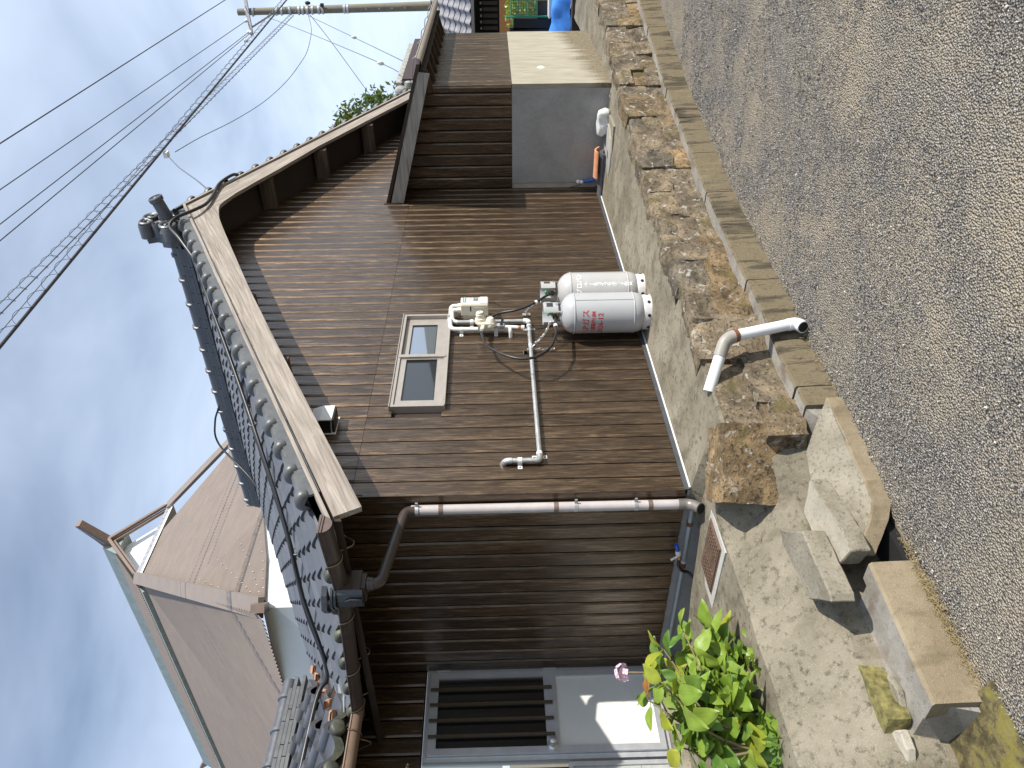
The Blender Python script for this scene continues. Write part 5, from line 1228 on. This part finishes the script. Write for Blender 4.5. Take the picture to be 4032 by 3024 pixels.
pipe('tee_branch', [(1.775, -.085, 1.055), (1.745, -.07, 1.052), (1.74, -.005, 1.05)], .015, 'white', rg, .02)
q1 = Vector((cF[0], cF[1], cF[2]+.752))+Vector((math.cos(R(190)), math.sin(R(190)), 0))*.08
h1 = thing('gas_hose', 'black rubber gas hose sagging from the regulator to the nearer cylinder', 'hose', (1.3, -.15, 1))
MB().tube(spline([(1.672, -.11, 1.279), (1.60, -.12, 1.272), (1.44, -.14, 1.243), (1.335, -.16, 1.18), (1.225, -.18, 1.079), (1.175, -.19, .976), (1.19, -.20, .87), (1.29, -.205, .775), (1.45, -.212, .722), (1.58, -.215, .713), q1], 8), .0105, 10).build('hose', MT['rubber'], h1, smooth='all')
MB().tube([(1.555, -.214, .714), (1.585, -.215, .713)], .016, 10).build('hose_sleeve', MT['white'], h1, smooth=40)
q2 = Vector((cB[0], cB[1], cB[2]+.752))+Vector((math.cos(R(205)), math.sin(R(205)), 0))*.08
h2 = thing('gas_hose', 'black rubber gas hose rising from the rear cylinder behind the regulator', 'hose', (1.9, -.15, 1))
MB().tube(spline([(1.845, -.10, 1.262), (1.865, -.13, 1.20), (1.885, -.15, 1.12), (1.87, -.18, 1.01), (1.89, -.20, .92), (1.93, -.225, .83), (1.975, -.245, .76), q2], 8), .0105, 10).build('hose', MT['rubber'], h2, smooth='all')
MB().tube([(1.915, -.217, .85), (1.925, -.222, .835)], .017, 10).build('hose_sleeve', MT['white'], h2, smooth=40)
# safety chains
def chain(label, pts, bracket_at):
    t = thing('safety_chain', label, 'chain', bracket_at)
    Q = spline(pts, 30); acc = 0; last = Q[0]; k = 0; ll = .034
    for i in range(1, len(Q)):
        acc += (Q[i]-last).length; last = Q[i]
        if acc >= ll*.78:
            acc = 0; d = (Q[min(i+1, len(Q)-1)]-Q[i-1]).normalized(); up_ = Vector((0, -1, .3)).normalized() if k % 2 else d.cross(Vector((0, -1, .3))).normalized()
            s = d.cross(up_).normalized(); c = Q[i]
            lp = [c+d*(ll/2-.007)*sg+(d*math.cos(a)*sg+s*math.sin(a))*.007 for sg, rng_ in ((1, range(-3, 4)), (-1, range(3, -4, -1))) for a in [R(30*q) for q in rng_]]
            MB().tube(lp, .0022, 5, closed=True).build('chain_link', MT['galv'], t, smooth=60); k += 1
    x, y, z = bracket_at
    MB().bb((x-.018, -.018, z-.035), (x+.018, -.0118, z+.03)).box((x, -.03, z), (.03, .03, .005)).build('wall_plate', MT['galv'], t)
chain('safety chain sagging from a wall plate to the nearer gas cylinder', [(1.515, -.03, .925), (1.54, -.09, .86), (1.58, -.15, .79), (1.665, -.20, .745)], (1.515, -.02, .925))
chain('loose end of chain hanging straight down below the wall plate', [(1.535, -.035, .905), (1.538, -.03, .82), (1.54, -.028, .715)], (1.515, -.02, .928))
chain('short safety chain between its wall plate and the rear gas cylinder', [(2.06, -.03, .925), (2.05, -.09, .895), (2.03, -.13, .86)], (2.075, -.02, .915))

# ------------------------------------------------------------------ drain pipe out of the stone wall
dr = thing('drain_pipe', 'white plastic drain pipe coming out of the stone wall onto the road', 'drain pipe', (.4, -.75, -.6))
kyy = ky(.5)
pipe('upper_pipe', [(.20, -.60, -.075), (.365, -.79, -.165)], .034, 'pvc', dr, n=20)
pipe('elbow', [(.335, -.755, -.148), (.40, -.83, -.185), (.42, -.845, -.25)], .0385, 'pvcg', dr, .04, 20)
MB().tube([(.418, -.843, -.238), (.424, -.846, -.262)], .0405, 20).build('rusty_clip', MT['rust'], dr)
pipe('down_pipe', [(.419, -.844, -.245), (.492, -.872, -.60)], .034, 'pvc', dr, n=20)
e = path([(.486, -.870, -.575), (.498, -.874, -.632), (.435, -.885, -.648)], .035, 6); MB().tube(e, .0375, 20, caps=True).build('outlet_elbow', MT['pvc'], dr, smooth=50)
d_ = (e[-1]-e[-2]).normalized(); MB().lathe([(0, 0), (.031, 0), (.031, .002)], e[-1]+d_*.0006, 20, d_).build('outlet_opening', MT['hole'], dr)

# ------------------------------------------------------------------ concrete slabs and stones along the road edge
def chunk(poly_top, thick, mat, name, parent, mats_side=None, amp=.006, tilt=None, sub=5):
    # broken slab: polygon of top corners (3D), extruded down; edges roughened
    P = [Vector(p) for p in poly_top]; D = Vector(tilt) if tilt else Vector((0, 0, -thick)); bm = bmesh.new()
    ring = []
    for i in range(len(P)):
        a, c = P[i], P[(i+1) % len(P)]; n_ = max(1, int((c-a).length/.035))
        for k in range(n_):
            q = a.lerp(c, k/n_); ring.append(q+Vector((amp*nz(q, 14, 1), amp*nz(q, 14, 2), amp*.4*nz(q, 14, 3))) if k else q)
    T = [bm.verts.new(q) for q in ring]; B1 = [bm.verts.new(q+D*.5+Vector((amp*nz(q, 12, 5), amp*nz(q, 12, 6), 0))) for q in ring]; B2 = [bm.verts.new(q+D) for q in ring]
    bm.faces.new(T); bm.faces.new(B2[::-1]); k = len(T)
    for A_, C_ in ((T, B1), (B1, B2)):
        for i in range(k): bm.faces.new((A_[i], C_[i], C_[(i+1) % k], A_[(i+1) % k]))
    bmesh.ops.recalc_face_normals(bm, faces=bm.faces)
    bmesh.ops.bevel(bm, geom=[e_ for e_ in bm.edges if e_.calc_face_angle(0) > .9], offset=.006, segments=1, affect='EDGES')
    me = bpy.data.meshes.new(name); wl = wloc(parent); [setattr(v, 'co', v.co-wl) for v in bm.verts]; bm.to_mesh(me); bm.free()
    for m in [mat]+(mats_side or []): me.materials.append(m)
    if mats_side:
        for p in me.polygons: p.material_index = 0 if abs(p.normal.z) > .75 else 1
    return link(name, me, parent)
sl = thing('concrete_slab', 'large broken concrete slab leaning over the drain gap at the road edge', 'concrete slab', (-.5, -.62, -.6))
chunk([(-.13, -.80, -.598), (-.45, -.755, -.605), (-.80, -.695, -.61), (-.90, -.66, -.565), (-1.03, -.56, -.475), (-.90, -.44, -.44), (-.47, -.54, -.455), (-.33, -.585, -.47), (-.26, -.66, -.515)], .095, MT['slab'], 'slab', sl, [MT['kerb2']], .009)
s2 = thing('concrete_beam', 'pale broken concrete beam lying behind the large slab', 'concrete block', (-.9, -.56, -.45))
chunk([(-.60, -.645, -.385), (-.66, -.47, -.375), (-.93, -.47, -.375), (-1.07, -.56, -.385), (-1.10, -.68, -.395), (-.98, -.69, -.395)], .095, MT['slab_pale'], 'beam', s2, [MT['slab']], .010)
s3 = thing('concrete_block', 'rectangular concrete block lying loose on the sloping yard', 'concrete block', (-1, -.48, -.4))
chunk([(-.70, -.395, -.262), (-.735, -.425, -.255), (-.905, -.60, -.258), (-1.262, -.592, -.262), (-1.29, -.57, -.262), (-1.125, -.385, -.262), (-.745, -.33, -.27)], .11, MT['slab'], 'block', s3, None, .005)
s4 = thing('mossy_stone', 'brick sized stone covered in yellow green moss in a broken gap', 'stone', (-1.58, -.26, -.48))
rock((-1.60, -.315, -.425), (.29, .125, .10), 41, (R(0), 0, R(9)), 7, .06, .16).build('stone', MT['mossbrick'], s4, smooth=50)
s5 = thing('concrete_fragment', 'pale pointed concrete fragment beside the mossy stone', 'stone', (-1.76, -.28, -.48))
chunk([(-1.73, -.31, -.40), (-1.765, -.38, -.41), (-1.83, -.35, -.42), (-1.875, -.29, -.42), (-1.79, -.28, -.40)], .04, MT['slab_pale'], 'fragment', s5, None, .006)
s6 = thing('concrete_shard', 'thin grey concrete shard wedged between the mossy stone and the kerb', 'stone', (-1.63, -.39, -.46))
chunk([(-1.53, -.40, -.448), (-1.62, -.425, -.45), (-1.70, -.37, -.455), (-1.63, -.355, -.45)], .03, MT['slab'], 'shard', s6, None, .004)
# black box standing in for the shade in the drain gap under the slab
tag(MB().bb((-1.10, ky(-1)+.05, ZR-.04), (-.45, ky(-.7)+.245, -.66)).build('drain_gap_shade', MT['hole']), kind='structure')

# ------------------------------------------------------------------ manhole lid
mh = thing('manhole_cover', 'rusty brown rectangular lid with raised pattern beside the house corner', 'manhole cover', (-.42, .13, -.06))
zc = -.070; M0 = (-.465, .02); M1 = (-.235, .385)
MB().bb((M0[0]-.012, M0[1]-.012, -.13), (M1[0]+.012, M1[1]+.012, zc-.006)).build('rim', MT['manhole'], mh)
MB().bb((M0[0], M0[1], -.12), (M1[0], M1[1], zc)).build('lid', MT['manhole'], mh)
b = MB()
for i in range(7):
    for j in range(13):
        if 4 <= j <= 7: continue
        b.bb((M0[0]+.014+.0288*i, M0[1]+.014+.0268*j, zc), (M0[0]+.034+.0288*i, M0[1]+.033+.0268*j, zc+.004))
for (dx_, dy_, s_) in ((-.065, 0, '浄化槽'), (.035, 0, 'マンホール')):
    vs_, fs = text_mesh(s_, .042 if len(s_) == 3 else .03); wq = max(p.x for p in vs_)
    b.add([(-.35+dx_+p.y, .20+wq/2-p.x, zc+.003) for p in vs_], fs)
b.build('raised_pattern', MT['manhole'], mh)
tag(MB().bb((-.53, -.03, -.2), (-.20, .46, -.079)).build('lid_surround', MT['mortar'], None), kind='structure')
# tap by the corner and the grey pipe along the wall foot
wp = thing('water_pipe', 'grey water pipe running along the foot of the shaded side wall', 'pipe', (-.04, .8, -.05))
pipe('run', [(-.042, .10, -.02), (-.042, .62, -.03), (-.042, 1.72, -.035)], .0145, 'greypipe', wp); MB().tube([(-.042, .235, -.022), (-.042, .262, -.022)], .021, 8).build('rusty_clip', MT['rust'], wp); MB().tube([(-.042, .612, -.03), (-.042, .66, -.03)], .0185, 10).build('joint', MT['rust'], wp); MB().tube([(-.042, .595, -.03), (-.042, .612, -.03)], .0178, 10).build('joint_ring', MT['white'], wp)
tp = thing('water_tap', 'tap with a bright blue handle on a black pipe beside the brown lid', 'tap', (-.1, .5, -.12))
pipe('black_pipe', [(-.085, .53, .015), (-.09, .585, .018), (-.09, .64, -.01), (-.09, .655, -.06), (-.16, .66, -.10)], .0105, 'rubber', tp, .02); MB().tube([(-.085, .54, .014), (-.085, .49, .022)], .0105, 10).build('brass_body', MT['copper'], tp, smooth=40)
b = MB(); b.lathe([(.0, .03), (.013, .025), (.018, .01), (.018, -.012), (.012, -.02)], (-.085, .475, .03), 14, (0, -1, .25)); b.tube([(-.085, .505, .03), (-.10, .52, .075)], .007, 8); b.build('white_valve', MT['white'], tp, smooth=40)
MB().tube([(-.085, .452, .035), (-.085, .395, .052)], .0125, 12).build('blue_handle', MT['blue'], tp, smooth=40)
t2 = thing('standpipe_tap', 'small tap with a blue stem against the annex base', 'tap', (4.74, -.1, 0))
MB().tube([(4.735, -.115, .05), (4.74, -.09, .17)], .016, 10).build('blue_stem', MT['blue'], t2, smooth=50)
b = MB(); b.lathe([(0, .02), (.018, .01), (.018, -.01), (0, -.02)], (4.735, -.092, .195), 12, (-1, 0, 0)); b.lathe([(0, .012), (.02, .008), (.02, -.008), (0, -.012)], (4.735, -.098, .235), 12, (-1, -.3, 0)); b.build('tap_head', MT['applw'], t2, smooth=50)
cable('black_lead', [(4.735, -.06, .20), (4.765, -.03, .27), (4.785, -.005, .32)], .004, t2)

# ------------------------------------------------------------------ small things against the annex base
ld = thing('round_pit_cover', 'round concrete pit cover in a square collar at the annex foot', 'pit cover', (4.45, -.5, -.04))
MB().bb((4.22, -.86, -.10), (4.77, -.12, -.032)).build('collar', MT['slab'], ld)
MB().lathe([(.255, -.02), (.255, .006), (.245, .010), (0, .010)], (4.50, -.50, -.032), 36).build('lid', MT['base'], ld, smooth=40)
MB().bb((4.40, -.55, -.0215), (4.43, -.47, -.0205)).build('lifting_slot', MT['hole'], ld)
MB().lathe([(.262, -.02), (.274, .012), (.285, .012), (.29, -.02)], (4.50, -.50, -.032), 36).build('raised_ring', MT['slab_pale'], ld, smooth=40)
for nm, lb, c, mt, w_, rz_ in (('curved_tile', 'orange clay roof tile lying on top of dark ones by the annex', (4.60, -.36, .055), MT['terra2'], .24, 6), ('curved_tile', 'dark grey roof tiles stacked at the annex foot beneath the orange one', (4.60, -.22, .0), MT['tile'], .30, -5)):
    t = thing(nm, lb, 'roof tile', (c[0], c[1], -.03))
    for q in range(1 if mt is MT['terra2'] else 2):
        b = MB(); L_ = .145 if mt is MT['terra2'] else .26
        def fn(u, v, q=q): return (c[0]-.10+.17*u, c[1]-L_+2*L_*v*(1 if q == 0 else .8), c[2]-.02*q+.045*math.sin(math.pi*(.15+.85*u))-.012*u)
        b.grid(fn, 8, 6); n_ = len(b.v); b.v += [p-Vector((.006, 0, .016)) for p in b.v[:n_]]; b.f += [[i+n_ for i in f[::-1]] for f in b.f]; b.m += b.m[:]
        for i in range(8):
            for vv in (0, 6): a, d2 = i*7+vv, (i+1)*7+vv; b.f.append([a, d2, d2+n_, a+n_]); b.m.append(0)
        for j in range(6):
            for uu in (0, 8): a, d2 = uu*7+j, uu*7+j+1; b.f.append([a, d2, d2+n_, a+n_]); b.m.append(0)
        b.build('tile', mt, t, smooth=50, fix=True)
bg_ = thing('plastic_bag', 'whitish plastic sack with stones slumped at the annex foot', 'bag', (4.7, -.76, -.03))
rock((4.66, -.765, .01), (.16, .25, .12), 17, (0, 0, 0), 10, .16, .55).build('sack', MT['bag'], bg_, smooth='all')

# ------------------------------------------------------------------ hydrangea
hy = thing('hydrangea', 'leafy hydrangea bush with one pink flower head before the door', 'shrub', (-1.46, .17, -.14))
rh_ = random.Random(21)
def leaf_mesh(name, mat, curl=.18, wob=.0):
    bb = MB(); nu = 7; nv = 6
    def fn(u, v):
        s = math.sin(math.pi*min(1, u**.8))**.8*(.5 if u < 1 else 0)*.62 if 0 < u < 1 else .0
        t = (v-.5)*2; ser = 1+.05*((int(u*28)) % 2)
        return (t*s*ser*.98, u, -curl*u*u+.22*abs(t)*s*(1-u*.3)-.03*(t*t)+wob*math.sin(u*9+t*3))
    bb.grid(fn, 12, 6); bb.tube([(0, -.22, .03), (0, -.1, .005), (0, 0, 0)], .018, 5)
    bb.tube([(0, 0, -.006), (0, .5, -curl*.25-.006), (0, .95, -curl*.9-.004)], [.014, .010, .004], 4)
    return bb.mesh(name, mat, Vector((0, 0, 0)), 'all')
LMs = [leaf_mesh('leaf', m, c, w_) for m, c, w_ in ((MT['leaf1'], .2, .012), (MT['leaf1'], .45, .02), (MT['leaf2'], .3, .015), (MT['leaf2'], .1, .02), (MT['leaf3'], .35, .012), (MT['leaf4'], .5, .03))]
for lm in LMs[:1]: pass
base0 = Vector((-1.46, .17, -.15)); st_b = MB(); tips = []
for k in range(25):
    while True:
        q = Vector((rh_.uniform(-1, 1), rh_.uniform(-1, 1), rh_.uniform(-1, 1)))
        if .45 < q.length < 1: break
    tip = Vector((-1.21+.38*q.x, .17+.26*q.y, .16+.33*q.z-.10*q.x)); b0 = Vector((-1.53+rh_.uniform(-.05, .05), .17+rh_.uniform(-.05, .05), -.14))
    pts = spline([b0, b0.lerp(tip, .5)+Vector((-.05, 0, .08)), tip], 5); st_b.tube(pts, [.008-.004*i/(len(pts)-1) for i in range(len(pts))], 6); tips.append((pts, tip))
st_b.build('stems', MT['stem'], hy, smooth='all')
nl = 0
for pts, tip in tips:
    for q in range(5):
        p = pts[-1-q] if q else pts[-1]
        a0 = rh_.uniform(0, 6.28)
        for s in range(2 if q else 3):
            a = a0+s*(math.pi if q else 2.1)+rh_.uniform(-.3, .3); el_ = R(rh_.uniform(-35, 30) if q else rh_.uniform(10, 60))
            d = Vector((math.cos(a)*math.cos(el_), math.sin(a)*math.cos(el_), math.sin(el_))); up_ = (Vector((0, 0, 1))+Vector((-.25, -.3, .0))+Vector((rh_.gauss(0, .3), rh_.gauss(0, .3), 0))).normalized()
            sdv = d.cross(up_).normalized(); nn = sdv.cross(d); size = rh_.uniform(.10, .175)*(1 if q else .75)
            M_ = Matrix((sdv*size, d*size, nn*size)).transposed()
            rv = rh_.random(); li = 0 if rv < .34 else 1 if rv < .5 else 2 if rv < .68 else 3 if rv < .80 else 4 if rv < .995 else 5
            o = bpy.data.objects.new('leaf', LMs[li]); col.objects.link(o); o.parent = hy; m4 = M_.to_4x4(); m4.translation = p+d*size*.2-wloc(hy); o.matrix_local = m4; nl += 1
lm_b = MB()
for k in range(230):
    while True:
        q = Vector((rh_.uniform(-1, 1), rh_.uniform(-1, 1), rh_.uniform(-1, 1)))
        if q.length < .92: break
    p = Vector((-1.23+.36*q.x, .18+.24*q.y, .10+.32*q.z-.10*q.x)); d = Vector((rh_.gauss(0, 1), rh_.gauss(0, 1), rh_.gauss(0, .6))).normalized(); up_ = Vector((rh_.gauss(-.2, .4), rh_.gauss(-.3, .4), 1)).normalized(); s_ = d.cross(up_).normalized(); l_ = rh_.uniform(.07, .13)
    lm_b.add([p, p+d*l_*.35+s_*l_*.27+up_*.008, p+d*l_*.7+s_*l_*.2-up_*.005, p+d*l_-up_*.03, p+d*l_*.7-s_*l_*.2-up_*.005, p+d*l_*.35-s_*l_*.27+up_*.008, p+d*l_*.5-up_*.012], [[0, 1, 6], [1, 2, 6], [2, 3, 6], [3, 4, 6], [4, 5, 6], [5, 0, 6]], 0 if rh_.random() < .7 else 1)
tag(lm_b.build('inner_leaves', [MT['leaf1'], MT['leaf2']], hy, smooth='all'), kind='stuff')
fl = MB(); fc = Vector((-1.10, .20, .55))
for k in range(34):
    th = math.acos(1-1.3*rh_.random()); ph = rh_.uniform(0, 6.28); n_ = Vector((math.sin(th)*math.cos(ph), math.sin(th)*math.sin(ph), math.cos(th)))
    c = fc+n_*.04; u_ = n_.orthogonal().normalized(); v_2 = n_.cross(u_)
    for q in range(4):
        a = q*math.pi/2+k; e_ = u_*math.cos(a)+v_2*math.sin(a); s_ = n_.cross(e_)
        fl.add([c, c+e_*.011+s_*.009+n_*.002, c+e_*.019+n_*.003, c+e_*.011-s_*.009+n_*.002], [[0, 1, 2, 3]])
fh = fl.build('flower_head', MT['pink'], hy); fs_ = MB().tube([fc-Vector((.02, .02, .15)), fc], .005, 6).build('flower_stalk', MT['stem'], hy)
tag(MB().grid(lambda u, v: (-1.80+.62*u, .04+.36*v, -.115-.035*math.sin(math.pi*u)*math.sin(math.pi*v)+.03*nz((u*9, v*9, 4))+.012), 22, 14).build('planting_soil', MT['soil'], None, smooth='all'), kind='structure')
cp = thing('ground_weeds', 'low dark green weeds around the foot of the hydrangea', 'weeds', (-1.65, .12, -.12)); b = MB()
for k in range(150):
    p = Vector((rh_.uniform(-1.84, -1.42), rh_.uniform(.0, .24), rh_.uniform(-.13, -.02))); u_ = Vector((rh_.gauss(0, 1), rh_.gauss(0, 1), rh_.gauss(.6, .6))).normalized(); v_2 = u_.cross(Vector((rh_.gauss(0, .4), rh_.gauss(0, .4), 1))).normalized(); s_ = rh_.uniform(.016, .034)
    b.add([p-u_*s_, p+v_2*s_*.55-u_*.2*s_, p+u_*s_, p-v_2*s_*.55-u_*.2*s_], [[0, 1, 2, 3]])
tag(b.build('weed_leaves', MT['leaf2'], cp), kind='stuff')

# ------------------------------------------------------------------ loose gravel and dry straw on the road
b = MB(); rg_ = random.Random(4); ico = bmesh.new(); bmesh.ops.create_icosphere(ico, subdivisions=1, radius=1); IV = [v.co.copy() for v in ico.verts]; IF = [[v.index for v in f.verts] for f in ico.faces]; ico.free()
oct_v = [Vector(q) for q in ((1, 0, 0), (0, 1, 0), (-1, 0, 0), (0, -1, 0), (0, 0, 1), (0, 0, -.6))]; oct_f = [[0, 1, 4], [1, 2, 4], [2, 3, 4], [3, 0, 4], [1, 0, 5], [2, 1, 5], [3, 2, 5], [0, 3, 5]]
def pebble(x, y, s, mi):
    e = Euler((rg_.uniform(0, 3), rg_.uniform(0, 3), rg_.uniform(0, 6))).to_matrix(); sc3 = (s*rg_.uniform(.7, 1.4), s*rg_.uniform(.7, 1.2), s*rg_.uniform(.45, .9)); o = Vector((x, y, ZR+s*.25+.002))
    b.add([e @ Vector((v.x*sc3[0]*rg_.uniform(.8, 1.2), v.y*sc3[1]*rg_.uniform(.8, 1.2), v.z*sc3[2])) + o for v in oct_v], oct_f, mi)
n_p = 0
while n_p < 90000:
    d = rg_.random()**.65*7.5+.6; a = rg_.uniform(-1.05, .95); p = CAM+(FH*math.cos(a)+RH*math.sin(a))*d
    if p.y > ky(p.x)-.01: continue
    patch = nz((p.x, p.y, 0), 1.5)+.5*nz((p.x, p.y, 5), 4)
    if patch < -.10 and rg_.random() < .82: continue
    s = rg_.choice((.0022, .0026, .003, .0035, .004, .0048)); s = s*.85; s = s*1.8 if rg_.random() < .012 else s
    q = rg_.random(); pebble(p.x, p.y, s*(1.0+.10*d), 0 if q < .55 else 2 if q < .93 else 1); n_p += 1
tag(b.build('loose_gravel', [MT['peb'], MT['peb2'], MT['peb3']]), kind='stuff')
b = MB()
for k in range(620):
    x = rg_.triangular(-1.75, -.95, -1.35) if k < 560 else rg_.uniform(-.2, .6); y = ky(x)-abs(rg_.gauss(0, .022))-.003; a = rg_.uniform(0, 6.28); l_ = rg_.uniform(.015, .05); zz = ZR+rg_.uniform(.002, .03)
    b.tube([(x, y, zz), (x+.5*l_*math.cos(a), y+.3*l_*math.sin(a), zz+rg_.uniform(0, .02)), (x+l_*math.cos(a), y+.6*l_*math.sin(a), zz+rg_.uniform(-.01, .015))], .0009, 3, False)
tag(b.build('dry_straw', MT['straw']), kind='stuff')
